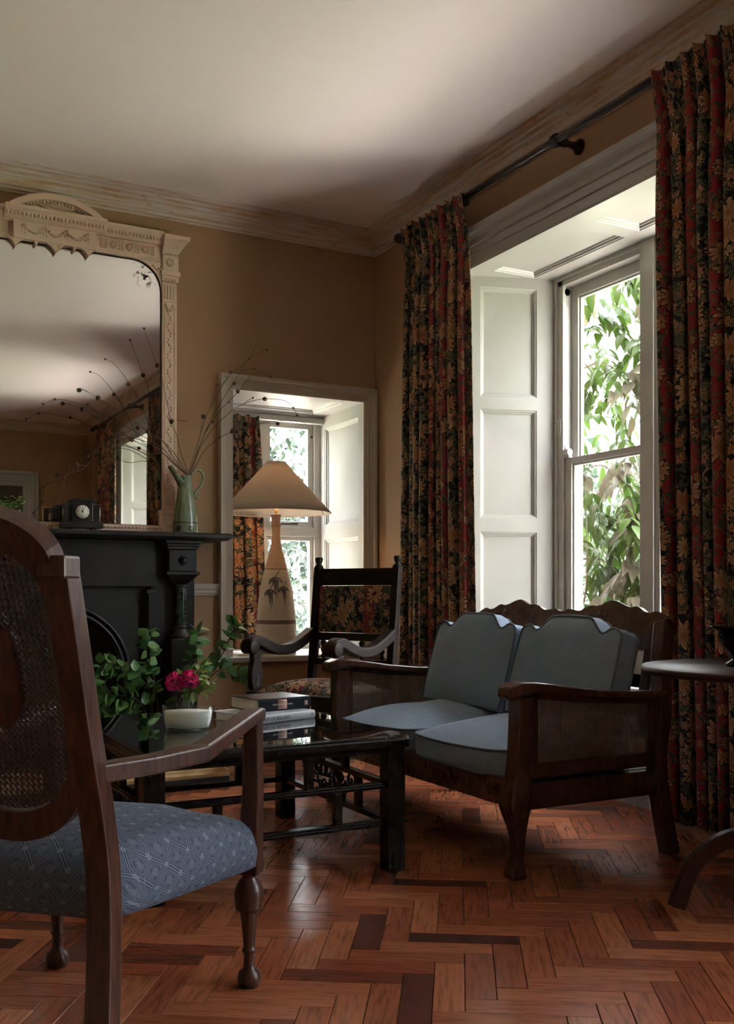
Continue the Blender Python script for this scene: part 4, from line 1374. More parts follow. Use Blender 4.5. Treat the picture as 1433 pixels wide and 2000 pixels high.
STEMS = [
([(-1.27, -0.15, 1.588), (-1.222, -0.147, 1.732), (-1.18, -0.144, 1.871), (-1.102, -0.141, 2.037), (-1.022, -0.139, 2.154), (-0.967, -0.136, 2.201), (-0.907, -0.133, 2.259), (-0.847, -0.13, 2.372)], [(-1.183, -0.144, 1.897, 1.5), (-1.023, -0.139, 2.168, 1.1), (-0.907, -0.133, 2.259, 0.7), (-0.847, -0.13, 2.372, 0.5), (-1.1, -0.141, 2.09, 0.6)]),
([(-1.264, -0.15, 1.588), (-1.197, -0.143, 1.757), (-1.129, -0.136, 1.905), (-1.055, -0.129, 2.027), (-0.992, -0.121, 2.12), (-0.94, -0.114, 2.208), (-0.888, -0.107, 2.273), (-0.781, -0.1, 2.334)], [(-0.992, -0.121, 2.106, 1.2), (-0.781, -0.1, 2.334, 0.8), (-0.866, -0.114, 2.21, 0.7)]),
([(-1.261, -0.15, 1.589), (-1.183, -0.154, 1.796), (-1.113, -0.157, 1.914), (-1.043, -0.161, 1.994), (-0.984, -0.165, 2.056), (-0.93, -0.169, 2.129), (-0.889, -0.173, 2.172), (-0.828, -0.176, 2.181), (-0.789, -0.18, 2.159)], [(-0.984, -0.165, 2.054, 1.3), (-0.789, -0.18, 2.159, 0.7), (-1.134, -0.157, 1.873, 0.9), (-1.038, -0.161, 1.991, 0.6)]),
([(-1.252, -0.15, 1.589), (-1.208, -0.157, 1.721), (-1.127, -0.163, 1.844), (-1.07, -0.17, 1.902), (-1.012, -0.177, 1.954), (-0.942, -0.183, 1.993), (-0.837, -0.19, 2.025), (-0.712, -0.197, 2.025), (-0.657, -0.203, 1.986), (-0.635, -0.21, 1.943)], [(-0.835, -0.19, 2.025, 1.5), (-0.657, -0.203, 1.986, 0.8), (-0.635, -0.21, 1.943, 0.8), (-0.901, -0.183, 2.026, 0.7)]),
([(-1.246, -0.15, 1.589), (-1.186, -0.162, 1.705), (-1.102, -0.175, 1.78), (-1.03, -0.188, 1.82), (-0.936, -0.2, 1.86), (-0.781, -0.213, 1.898), (-0.629, -0.225, 1.906), (-0.577, -0.237, 1.877), (-0.562, -0.25, 1.817)], [(-1.031, -0.188, 1.819, 1.7), (-0.761, -0.213, 1.884, 1.4), (-0.562, -0.25, 1.816, 0.8)]),
([(-1.273, -0.15, 1.565), (-1.322, -0.153, 1.699), (-1.343, -0.156, 1.783), (-1.376, -0.159, 1.851), (-1.423, -0.161, 2.064), (-1.457, -0.164, 2.156), (-1.508, -0.167, 2.288), (-1.532, -0.17, 2.348)], [(-1.376, -0.159, 1.851, 1.5), (-1.456, -0.164, 2.153, 1.5), (-1.531, -0.17, 2.35, 0.7)]),
([(-1.279, -0.15, 1.565), (-1.358, -0.157, 1.682), (-1.424, -0.164, 1.742), (-1.49, -0.171, 1.809), (-1.569, -0.179, 1.969), (-1.637, -0.186, 2.066), (-1.702, -0.193, 2.135), (-1.751, -0.2, 2.153)], [(-1.75, -0.2, 2.152, 0.7), (-1.622, -0.186, 2.03, 1.2), (-1.487, -0.171, 1.848, 1.4)]),
([(-1.282, -0.15, 1.565), (-1.357, -0.163, 1.647), (-1.428, -0.176, 1.74), (-1.517, -0.189, 1.788), (-1.655, -0.201, 1.869), (-1.768, -0.214, 1.925), (-1.824, -0.227, 1.953), (-1.886, -0.24, 1.977)], [(-1.89, -0.24, 1.966, 1.4), (-1.793, -0.214, 1.935, 1.4), (-1.516, -0.189, 1.779, 1.5)]),
([(-1.285, -0.15, 1.565), (-1.358, -0.165, 1.63), (-1.429, -0.18, 1.7), (-1.519, -0.195, 1.742), (-1.685, -0.21, 1.827), (-1.805, -0.225, 1.874), (-1.907, -0.24, 1.898), (-2.021, -0.255, 1.904), (-2.093, -0.27, 1.855)], [(-1.852, -0.24, 1.893, 1), (-2.021, -0.255, 1.904, 0.8), (-2.084, -0.27, 1.872, 0.7)]),
([(-1.288, -0.15, 1.564), (-1.361, -0.175, 1.62), (-1.435, -0.2, 1.669), (-1.522, -0.225, 1.657), (-1.61, -0.25, 1.679), (-1.701, -0.275, 1.688), (-1.759, -0.3, 1.668)], [(-1.7, -0.275, 1.697, 1.5), (-1.74, -0.3, 1.669, 1.2), (-1.579, -0.25, 1.681, 1.2)]),
([(-1.288, -0.15, 1.564), (-1.358, -0.165, 1.616), (-1.429, -0.18, 1.675), (-1.508, -0.195, 1.72), (-1.58, -0.21, 1.736), (-1.647, -0.225, 1.734), (-1.736, -0.24, 1.715), (-1.799, -0.255, 1.671), (-1.839, -0.27, 1.599), (-1.89, -0.285, 1.543), (-1.974, -0.3, 1.511), (-1.992, -0.315, 1.422), (-2.036, -0.33, 1.356)], [(-1.622, -0.225, 1.731, 1.6), (-1.859, -0.27, 1.614, 1.1), (-1.914, -0.285, 1.562, 1.4), (-1.985, -0.3, 1.499, 0.9), (-1.991, -0.315, 1.419, 0.7), (-2.035, -0.33, 1.354, 0.7)]),

]
STEM_LABELS = ['dried stem leaning right and up from the jug, tip highest above the small window', 'dried stem from the jug with its end pod just below the highest right tip',
               'dried stem from the jug bending over at the top of the small window frame', 'dried stem arching into the small window with a big pod at its bend',
               'lowest right-hand dried stem, arching across the window pane above the lampshade', 'dried stem leaning slightly left, its tip highest over the mirror',
               'dried stem slanting left over the mirror to a single high round bud', 'dried stem over the mirror ending in two open cup-shaped pods',
               'longest dried stem reaching left, its tip drooping over the mirror', 'short low dried stem arching left over the reflected white shutter',
               'dried stem arching left and drooping down towards the mantel clock']


def cup_pod():
    mb = MB()
    for k in range(7):
        a0 = 2 * PI * k / 7
        a1 = a0 + 2 * PI / 7 * 0.82
        vs = []
        for r, z in ((0.002, -0.006), (0.0075, -0.001), (0.0085, 0.005), (0.0072, 0.011)):
            vs += [(r * math.cos(a0), r * math.sin(a0), z), (r * math.cos(a1), r * math.sin(a1), z)]
        mb.add(vs, [(2 * i, 2 * i + 1, 2 * i + 3, 2 * i + 2) for i in range(3)])
    mb.ball((0, 0, 0), 0.0062, 8, 5)
    return mb


pod_a = cup_pod().mesh('seed_pod'); pod_a.materials.append(m_pod)
pod_b = MB().ball((0, 0, 0), 0.0068, 8, 6, (1, 1, 1.15)).mesh('seed_bud'); pod_b.materials.append(m_pod)


def smooth_path(P, sub=4):
    P = [V(*p) for p in P]
    out = []
    for i in range(len(P) - 1):
        a, b, c, d = P[max(i - 1, 0)], P[i], P[i + 1], P[min(i + 2, len(P) - 1)]
        for k in range(sub):
            t = k / sub
            out.append(0.5 * ((2 * b) + (c - a) * t + (2 * a - 5 * b + 4 * c - d) * t * t + (3 * b - a - 3 * c + d) * t ** 3))
    out.append(P[-1])
    return out


for (path, pods), lab in zip(STEMS, STEM_LABELS):
    base = V(-1.290, -0.150, 1.525)
    root = thing('dried_stem', lab, 'dried stem', tuple(base), 0, 'dried seed-head stems in the green jug')
    sp = smooth_path([tuple(base)] + path)
    n_ = len(sp)
    MB().tube(sp, [0.0024 - 0.0015 * i / n_ for i in range(n_)], 5).build('stalk', m_twig, root)
    for x, y, z, s in pods:
        big = s > 1.0
        near = min(sp, key=lambda q: (q - V(x, y, z)).length)
        M = Matrix.Translation(V(x, y, z) - base) @ Matrix.Rotation(R.uniform(0, 6.28), 4, 'Z') @ Matrix.Rotation(R.uniform(0.2, 1.6), 4, 'X') @ Matrix.Scale(1.0 * (s if big else s * 1.2), 4)
        inst('seed_pod' if big else 'seed_bud', pod_a if big else pod_b, root, M)
        if (near - V(x, y, z)).length > 0.008:
            i0 = max(0, sp.index(near) - 3)
            MB().tube([sp[i0], (sp[i0] + V(x, y, z)) / 2 + V(0, 0, 0.004), (x, y, z)], 0.0011, 5).build('side_twig', m_twig, root)


# ---- leaves
def leaf_mesh(name, L, Wd, mat, fold=0.25, curl=0.15, n=5, tooth=0.0):
    mb = MB()
    vs = []
    for i in range(n + 1):
        t = i / n
        wd = Wd * math.sin(PI * (t ** 0.8)) * 0.5 if 0 < i < n else 0.0006
        if tooth and i % 2: wd *= 1 + tooth
        z = -curl * L * t * t
        vs += [(-wd, L * t, z + fold * wd), (0, L * t, z), (wd, L * t, z + fold * wd)]
    fs = []
    for i in range(n):
        a = 3 * i
        fs += [(a, a + 1, a + 4, a + 3), (a + 1, a + 2, a + 5, a + 4)]
    mb.add(vs, fs, True)
    me = mb.mesh(name)
    me.materials.append(mat)
    return me


def leaf_M(p, d, roll, s=1.0):
    d = V(*d).normalized()
    x = d.cross(V(0, 0, 1))
    x = V(1, 0, 0) if x.length < 1e-3 else x.normalized()
    z = x.cross(d)
    m = Matrix((x, d, z)).transposed().to_4x4()
    return Matrix.Translation(p) @ m @ Matrix.Rotation(roll, 4, 'Y') @ Matrix.Scale(s, 4)


# ---- potted plant at the left end of the shelf
pp = thing('potted_plant', 'small leafy plant in a dark blue glazed pot on the mantelshelf, left edge', 'plant', (-2.232, -0.20, ZMS))
m_blue = simple('dark_blue_glaze', (0.006, 0.009, 0.020), (0.012, 0.020, 0.045), 6, rough=0.10)
MB().lathe([(0.0, 0.002), (0.036, 0.0), (0.041, 0.008), (0.040, 0.04), (0.043, 0.075), (0.050, 0.092), (0.047, 0.094), (0.040, 0.078), (0.0, 0.07)], n=28).build('pot', m_blue, pp, local=True)
fern = leaf_mesh('plant_leaf', 0.026, 0.016, m_leaf_lt)
rr = random.Random(4)
for k in range(12):
    a = 2 * PI * k / 12 + rr.uniform(-0.2, 0.2)
    ln = rr.uniform(0.05, 0.09)
    top = V(math.cos(a) * ln * 0.9, math.sin(a) * ln * 0.6, 0.085 + ln * rr.uniform(0.5, 1.0))
    MB().tube([(0, 0, 0.07), tuple(top * 0.55 + V(0, 0, 0.06)), tuple(top)], 0.0012, 4).build('stalk', m_leaf, pp, local=True)
    for q in range(6):
        t = 0.45 + 0.11 * q
        p = V(0, 0, 0.085).lerp(top, t)
        inst('leaf', fern, pp, leaf_M(p, (math.cos(a + (1.2 if q % 2 else -1.2)), math.sin(a + (1.2 if q % 2 else -1.2)), 0.35), rr.uniform(-0.5, 0.5), rr.uniform(0.8, 1.25)))
MB().ball((-0.045, -0.03, 0.105), 0.011, 8, 5).build('bud', simple('red_bud', (0.5, 0.06, 0.05), rough=0.6), pp, local=True)

# ---- beech branches standing in the hearth
hl = [leaf_mesh('beech_leaf', 0.074, 0.054, m_leaf, 0.2, 0.15, 6, 0.08), leaf_mesh('beech_leaf', 0.060, 0.046, m_leaf, 0.3, 0.25, 6, 0.08)]
BR = [((-1.40, -0.42, 0.25), [(-1.30, -0.46, 0.45), (-1.20, -0.50, 0.58), (-1.145, -0.50, 0.70), (-1.12, -0.51, 0.735)], 15, 'leafy branch by the fireplace rising highest in front of the window frame'),
      ((-1.42, -0.44, 0.22), [(-1.30, -0.50, 0.42), (-1.20, -0.52, 0.50), (-1.11, -0.54, 0.47), (-1.06, -0.55, 0.43)], 16, 'leafy branch by the fireplace reaching right above the table books'),
      ((-1.44, -0.44, 0.22), [(-1.40, -0.50, 0.45), (-1.36, -0.52, 0.60), (-1.34, -0.52, 0.70)], 18, 'leafy branch standing upright before the right fireplace column'),
      ((-1.50, -0.46, 0.2), [(-1.56, -0.52, 0.40), (-1.62, -0.54, 0.55), (-1.61, -0.55, 0.70)], 20, 'leafy branch in the hearth with a tuft against the iron arch'),
      ((-1.50, -0.48, 0.2), [(-1.62, -0.55, 0.42), (-1.75, -0.58, 0.52), (-1.86, -0.58, 0.56)], 24, 'leafy branch leaning left inside the arch of the fireplace'),
      ((-1.52, -0.50, 0.2), [(-1.66, -0.60, 0.34), (-1.80, -0.64, 0.40), (-1.93, -0.66, 0.38)], 26, 'leafy branch spreading low to the left behind the cane chair'),
      ((-1.48, -0.50, 0.2), [(-1.48, -0.58, 0.36), (-1.44, -0.62, 0.46), (-1.36, -0.64, 0.50)], 20, 'leafy branch low in the hearth behind the pink flowers'),
      ((-1.55, -0.50, 0.15), [(-1.74, -0.62, 0.28), (-1.88, -0.68, 0.30), (-1.98, -0.70, 0.28)], 24, 'lowest leafy branch at the left, just above the table top'),
      ((-1.62, -0.48, 0.2), [(-1.85, -0.56, 0.46), (-2.02, -0.60, 0.58), (-2.18, -0.60, 0.62)], 26, 'leafy branch seen through the cane of the chair back, upper left'),
      ((-1.62, -0.50, 0.2), [(-1.86, -0.60, 0.36), (-2.05, -0.64, 0.42), (-2.22, -0.66, 0.40)], 24, 'leafy branch seen through the cane of the chair back, lower left')]
rr = random.Random(31)
for b0, pts, nl, lab in BR:
    nl = int(nl * 1.5)
    b0 = (b0[0] * 0.35 + -1.55 * 0.65, -0.42, 0.05)
    root = thing('leafy_branch', lab, 'branch', b0, 0, 'green branches arranged in the hearth')
    sp = smooth_path([b0] + pts, 7)
    n_ = len(sp)
    MB().tube(sp, [0.0050 - 0.0038 * i / n_ for i in range(n_)], 5).build('stem', m_twig, root)
    B0 = V(*b0)
    for k in range(nl):
        t = 0.30 + 0.70 * (k + 1) / nl
        i = min(n_ - 2, int(t * (n_ - 1)))
        p = sp[i]
        d = (sp[i + 1] - sp[max(0, i - 1)]).normalized()
        if k == nl - 1:
            dd = d
        else:
            side = 1 if k % 2 else -1
            sidev = d.cross(V(0.3, -0.85, 0.25)).normalized()
            dd = d * 0.45 + sidev * side * 0.9 + V(rr.uniform(-.3, .3), rr.uniform(-.5, .2), rr.uniform(-.3, .3))
        off = V(rr.uniform(-0.02, 0.02), rr.uniform(-0.03, 0.02), rr.uniform(-0.02, 0.02))
        tip = p + off
        M = leaf_M(tip - B0, dd, rr.uniform(-0.9, 0.9) + 0.5, rr.uniform(0.75, 1.2))
        inst('leaf', hl[k % 2], root, M)

bk = thing('log_basket', 'dark vessel holding the branches, low in the hearth', 'vessel', (-1.55, -0.42, 0.012))
MB().lathe([(0.0, 0.0), (0.09, 0.0), (0.11, 0.03), (0.12, 0.14), (0.105, 0.18), (0.10, 0.18), (0.11, 0.13), (0.10, 0.02), (0.0, 0.02)], n=24).build('pot', m_black, bk, local=True)

# ================================================================ CANE WORK
def clip_seg(p, d, poly):
    """parts of the line p + t d inside polygon poly (list of (u, v))"""
    ts = []
    m = len(poly)
    for i in range(m):
        a, b = poly[i], poly[(i + 1) % m]
        ex, ey = b[0] - a[0], b[1] - a[1]
        den = d[0] * ey - d[1] * ex
        if abs(den) < 1e-12: continue
        t = ((a[0] - p[0]) * ey - (a[1] - p[1]) * ex) / den
        s = ((a[0] - p[0]) * d[1] - (a[1] - p[1]) * d[0]) / den
        if 0 <= s < 1: ts.append(t)
    ts.sort()
    return [(ts[i], ts[i + 1]) for i in range(0, len(ts) - 1, 2)]


def cane(poly, surf, pitch=0.0125, wd=0.0018, di=0.0017, bend=False):
    """woven cane over polygon poly; surf(u, v) gives (point, normal)"""
    mb = MB()
    us = [q[0] for q in poly]; vs = [q[1] for q in poly]
    cu, cv = (min(us) + max(us)) / 2, (min(vs) + max(vs)) / 2
    ext = max(max(us) - min(us), max(vs) - min(vs)) * 1.5
    th = 0.0007
    for (dx, dy), offs, w_, h in (((1, 0), (-0.13, 0.13), wd, 0.0), ((0, 1), (-0.13, 0.13), wd, 0.0009), ((0.7071, 0.7071), (0,), di, 0.0018), ((0.7071, -0.7071), (0,), di, 0.0026)):
        nx, ny = -dy, dx
        step_ = pitch if dx * dy == 0 else pitch * 0.7071
        n = int(ext / step_) + 1
        for k in range(-n, n + 1):
            for o in offs:
                q = k * step_ + o * pitch + (0 if dx * dy == 0 else 0)
                p = (cu + nx * q, cv + ny * q)
                for t0, t1 in clip_seg(p, (dx, dy), poly):
                    if t1 - t0 < pitch * 0.4: continue
                    ns = max(1, int((t1 - t0) / 0.08)) if bend else 1
                    prev = None
                    for i in range(ns + 1):
                        t = t0 + (t1 - t0) * i / ns
                        row = []
                        for sgn in (-1, 1):
                            P, Nn = surf(p[0] + dx * t + nx * sgn * w_ / 2, p[1] + dy * t + ny * sgn * w_ / 2)
                            row += [P + Nn * (h + th), P + Nn * (h - th)]
                        if prev:
                            a = prev + row
                            mb.add(a, [(0, 2, 6, 4), (1, 5, 7, 3), (0, 4, 5, 1), (2, 3, 7, 6)])
                        prev = row
    return mb


# ================================================================ SOFA
def sofa():
    cx, cy = -0.80, -2.36
    root = thing('cane_sofa', 'two-seat walnut settee with cane arms and scalloped back under the big window', 'sofa', (cx, cy, 0))
    B = lambda mb, name, mat=m_oak, parent=root, **k: mb.build(name, mat, parent, **k)
    Y0, Y1 = -3.005, -1.715       # arm centre lines (near, far)
    for Y, s in ((Y0, -1), (Y1, 1)):
        # front leg: square stump, swollen knee, tapering to a pad foot
        pts = [(-1.135, Y, 0.0), (-1.135, Y, 0.012), (-1.134, Y, 0.035), (-1.128, Y, 0.07), (-1.126, Y, 0.14), (-1.132, Y, 0.20), (-1.136, Y, 0.235), (-1.134, Y, 0.27), (-1.125, Y, 0.31), (-1.118, Y, 0.38), (-1.112, Y, 0.48), (-1.108, Y, 0.575)]
        ws = [0.050, 0.058, 0.052, 0.036, 0.044, 0.068, 0.082, 0.078, 0.066, 0.062, 0.062, 0.064]
        sp = smooth_path(pts, 2)
        W_ = []
        for i in range(len(ws) - 1):
            W_ += [ws[i], (ws[i] + ws[i + 1]) / 2]
        W_.append(ws[-1])
        B(MB().bar(sp, W_, [w * 0.92 for w in W_], up=(1, 0, 0), smooth=False), 'leg', bevel=0.006, seg=3)
        # rear leg and back post, raked
        pts = [(-0.475, Y, 0.0), (-0.505, Y, 0.12), (-0.530, Y, 0.25), (-0.535, Y, 0.36), (-0.515, Y, 0.50), (-0.480, Y - s * 0.035, 0.66), (-0.440, Y - s * 0.06, 0.80)]
        B(MB().bar(smooth_path(pts, 3), 0.056, 0.052, up=(1, 0, 0)), 'leg', bevel=0.005)
        # arm: broad, rolled at the front, falling gently to the back
        P = [(-1.178, 0.570, 0.050, 0.030), (-1.165, 0.588, 0.066, 0.046), (-1.130, 0.600, 0.082, 0.044), (-1.08, 0.602, 0.084, 0.036), (-1.0, 0.594, 0.078, 0.032), (-0.88, 0.576, 0.070, 0.030), (-0.74, 0.562, 0.062, 0.030), (-0.60, 0.556, 0.056, 0.030), (-0.50, 0.556, 0.052, 0.030)]
        B(MB().bar([(x, Y, z) for x, z, _, _ in P], [q[2] for q in P], [q[3] for q in P], smooth=False), 'arm', bevel=0.009, seg=3)
        # rails below the cane
        B(MB().box(-1.10, -0.53, Y - 0.017, Y + 0.017, 0.312, 0.358), 'cane_rail', bevel=0.003)
        B(MB().box(-1.10, -0.54, Y - 0.020, Y + 0.020, 0.215, 0.298), 'side_rail', bevel=0.003)
        fr = MB().box(-1.09, -1.055, Y - 0.016, Y + 0.016, 0.352, 0.58)
        fr.box(-0.575, -0.53, Y - 0.016, Y + 0.016, 0.352, 0.55)
        fr.bar([(-1.06, Y, 0.574), (-0.88, Y, 0.554), (-0.57, Y, 0.535)], 0.030, 0.020)
        B(fr, 'cane_frame', bevel=0.003)
        poly = [(-1.06, 0.354), (-0.57, 0.354), (-0.57, 0.530), (-0.70, 0.537), (-0.88, 0.548), (-1.0, 0.562), (-1.06, 0.568)]
        c = cane(poly, lambda u, v: (V(u, Y, v), V(0, -1, 0)), 0.0115)
        tag(B(c, 'cane_panel', m_cane), kind='stuff')
    # front rail with carved scrolls
    fr = MB().box(-1.150, -1.115, Y0 + 0.03, Y1 - 0.03, 0.222, 0.312)
    B(fr, 'front_rail', bevel=0.004)
    for yb in (-2.88, -2.62, -2.05, -1.82):
        sc = MB()
        for q in range(3):
            pts = []
            for k in range(16):
                a = 0.5 * k + q * 2.0
                r_ = 0.026 - 0.0013 * k
                pts.append((-1.151, yb + (q - 1) * 0.060 + r_ * math.cos(a), 0.266 + r_ * math.sin(a) * 0.95))
            sc.tube(pts, 0.0032, 5)
        B(sc, 'carved_scroll')
    B(MB().box(-0.545, -0.515, Y0, Y1, 0.215, 0.30), 'rear_rail', bevel=0.003)
    B(MB().box(-1.115, -0.54, Y0 + 0.02, Y1 - 0.02, 0.275, 0.300), 'seat_deck', m_dark)
    # crest rail: two humps of small scallops
    L = Y1 - Y0 - 0.115
    YC = Y0 + 0.040
    top = []
    prof = [(0.0, 0.815), (0.025, 0.830), (0.05, 0.840), (0.075, 0.834), (0.10, 0.838), (0.135, 0.856), (0.165, 0.853), (0.195, 0.860), (0.225, 0.872), (0.255, 0.878), (0.285, 0.868), (0.315, 0.857), (0.345, 0.858), (0.375, 0.850), (0.405, 0.836), (0.435, 0.838), (0.465, 0.842), (0.50, 0.832)]
    full = prof + [(1 - a, z) for a, z in prof[::-1][1:]]
    sm = smooth_path([(0, a, z) for a, z in full], 3)
    poly = [(q.y * L, q.z) for q in sm]
    poly = poly + [(L, 0.70), (0, 0.70)]
    nx = V(0.087, 0, 0.14).normalized()          # raked plane
    ax = V(0.27, 0, 0.96).normalized()
    cr = MB()
    bl = [(a, (z - 0.70) / 0.963) for a, z in poly]
    cr.prism(bl, (-0.480, YC, 0.70), (0, 1, 0), tuple(ax), (0.028, 0, -0.008))
    B(cr, 'crest_rail', bevel=0.004)
    for f in (0.24, 0.76):
        g = MB()
        for s in (-1, 1):
            for q in range(2):
                pts = []
                for k in range(14):
                    a = 0.5 * k + q * 2.4
                    r_ = 0.030 - 0.0017 * k
                    pts.append(V(-0.480, YC + f * L + s * (0.045 + q * 0.075) + s * r_ * math.cos(a), 0.70) + ax * (0.125 - 0.012 * q + r_ * math.sin(a) * 0.8) + V(-0.002, 0, 0.001))
                g.tube(pts, 0.0028, 5)
        B(g, 'carved_scroll')
    B(MB().bar([(-0.520, Y0, 0.42), (-0.520, Y1, 0.42)], 0.030, 0.05), 'back_rail', bevel=0.003)
    for k in range(9):
        y = Y0 + 0.10 + k * (Y1 - Y0 - 0.2) / 8
        B(MB().bar([(-0.515, y, 0.44), (-0.495, y, 0.58), (-0.468, y, 0.72)], 0.040, 0.014, up=(1, 0, 0)), 'back_slat', bevel=0.002)


sofa()


def seat_cushion(label, y0, y1, x0, x1, z0, th, crown, seed):
    """boxed cushion with piped seams"""
    rr = random.Random(seed)
    cx, cy = (x0 + x1) / 2, (y0 + y1) / 2
    root = thing('seat_cushion', label, 'cushion', (cx, cy, z0), 0, 'loose cushions of the cane sofa')
    hx, hy = (x1 - x0) / 2, (y1 - y0) / 2
    ph = [rr.uniform(0, 6) for _ in range(4)]
    def edge(a):      # superellipse outline
        c, s = math.cos(a), math.sin(a)
        e = 0.30
        return hx * abs(c) ** e * (1 if c > 0 else -1), hy * abs(s) ** e * (1 if s > 0 else -1)
    na = 72
    ang_ = [2 * PI * k / na for k in range(na)]
    def zt(u, v, r):  # height of the top face at radius fraction r
        return z0 + th + crown * (1 - r ** 2.2) + 0.006 * math.sin(5 * u + ph[0]) * r * (1 - r) * 4 + 0.010 * (r ** 6) * math.sin(2.0 * math.atan2(v, u) + ph[1]) * 0.8
    mb = MB()
    rings = [1.0, 0.985, 0.95, 0.88, 0.78, 0.64, 0.48, 0.3, 0.12]
    vs = []
    for r in rings:
        for a in ang_:
            u, v = edge(a)
            vs.append((cx + u * r, cy + v * r, zt(u, v, r) + 0.004 * math.sin(3 * a + ph[2]) * (1 - abs(2 * r - 1))))
    nR = len(rings)
    vs.append((cx, cy, z0 + th + crown))
    fs = [(i * na + k, i * na + (k + 1) % na, (i + 1) * na + (k + 1) % na, (i + 1) * na + k) for i in range(nR - 1) for k in range(na)]
    fs += [((nR - 1) * na + k, (nR - 1) * na + (k + 1) % na, nR * na) for k in range(na)]
    mb.add(vs, fs, True)
    # boxing and underside
    vs2 = []
    lv = [(0.0, 1.0), (0.25, 1.012), (0.55, 1.016), (0.85, 1.008), (1.0, 0.995)]
    for t, g in lv:
        for k, a in enumerate(ang_):
            u, v = edge(a)
            ztop = zt(u, v, 1.0)
            vs2.append((cx + u * g, cy + v * g, ztop + (z0 + 0.004 - ztop) * t))
    fs2 = [((i + 1) * na + k, (i + 1) * na + (k + 1) % na, i * na + (k + 1) % na, i * na + k) for i in range(4) for k in range(na)]
    fs2.append(tuple(4 * na + k for k in range(na)))
    mb.add(vs2, fs2, True)
    body = mb.build('cover', m_linen, root)
    for zf, g in ((0, 1.008), (1, 1.0)):
        pts = []
        for a in ang_:
            u, v = edge(a)
            pts.append((cx + u * g, cy + v * g, (zt(u, v, 1.0) if zf == 0 else z0 + 0.008)))
        MB().tube(pts, 0.0045, 6, closed=True).build('piping', m_piping, root)


seat_cushion('sofa seat cushion at the end near the camera', -2.952, -2.352, -1.150, -0.56, 0.3005, 0.088, 0.072, 1)
seat_cushion('sofa seat cushion at the far end, beside the carved chair', -2.340, -1.756, -1.150, -0.56, 0.3005, 0.080, 0.074, 2)


def back_cushion(label, y0, y1, seed):
    rr = random.Random(seed)
    cy = (y0 + y1) / 2
    W = y1 - y0
    base = V(-0.690, cy, 0.432)
    root = thing('back_cushion', label, 'cushion', tuple(base), 0, 'loose cushions of the cane sofa')
    up = V(0.27, 0, 0.96).normalized()
    out = V(-up.z, 0, up.x)
    H = 0.385
    T = 0.120
    def top(s):       # shaped upper edge: small ears, dips, one broad hump
        a = abs(s)
        ear = 0.350 - 0.020 * max(0, (a - 0.86) / 0.14) ** 2
        if a > 0.80: return ear - 0.0
        if a > 0.66: return ear - 0.020 * math.sin(PI * (0.80 - a) / 0.28)
        k = min(1.0, (0.66 - a) / 0.30)
        return 0.330 + 0.050 * k * k * (3 - 2 * k) + 0.010 * (1 - a * a / 0.4356)
    nu, nv = 36, 18
    def half(s, t):   # half thickness
        f = (1 - abs(s) ** 3.2) * (1 - abs(2 * t - 1) ** 3.2)
        return T / 2 * 0.62 + 0.040 * max(f, 0) ** 0.8
    def pos(u, v, sg):
        s = 2 * u - 1
        h = top(s)
        side = 1 - 0.05 * (1 - v) * 0 - 0.02 * abs(2 * v - 1) ** 3
        hump = 0.010 * math.sin(6 * s + seed) * v * (1 - v)
        p = base + V(0, s * W / 2 * side, 0) + up * (h * v) + out * (sg * (half(s, v) + hump))
        return tuple(p)
    mb = MB()
    mb.grid(lambda u, v: pos(u, v, 1), nu, nv)
    mb.grid(lambda u, v: pos(1 - u, v, -1), nu, nv)
    # boxing strip all round
    loop = [(k / nu, 0) for k in range(nu)] + [(1, k / nv) for k in range(nv)] + [(1 - k / nu, 1) for k in range(nu)] + [(0, 1 - k / nv) for k in range(nv)]
    m = len(loop)
    vs = []
    for q in (1.0, 0.5, 0.0):
        for u, v in loop:
            a, b = V(*pos(u, v, 1)), V(*pos(u, v, -1))
            c = a.lerp(b, 1 - q)
            if q == 0.5:
                d = (c - (base + up * 0.18)); d -= out * d.dot(out); c = c + d.normalized() * 0.008
            vs.append(tuple(c))
    mb.add(vs, [(i * m + (k + 1) % m, i * m + k, (i + 1) * m + k, (i + 1) * m + (k + 1) % m) for i in range(2) for k in range(m)], True)
    mb.build('cover', m_linen, root)
    for sg in (1, -1):
        MB().tube([V(*pos(u, v, sg)) + out * sg * 0.002 for u, v in loop], 0.0050, 6, closed=True).build('piping', m_piping, root)


back_cushion('upright sofa back cushion at the end near the camera', -2.950, -2.375, 3)
back_cushion('upright sofa back cushion at the far end, by the left curtain', -2.345, -1.765, 4)

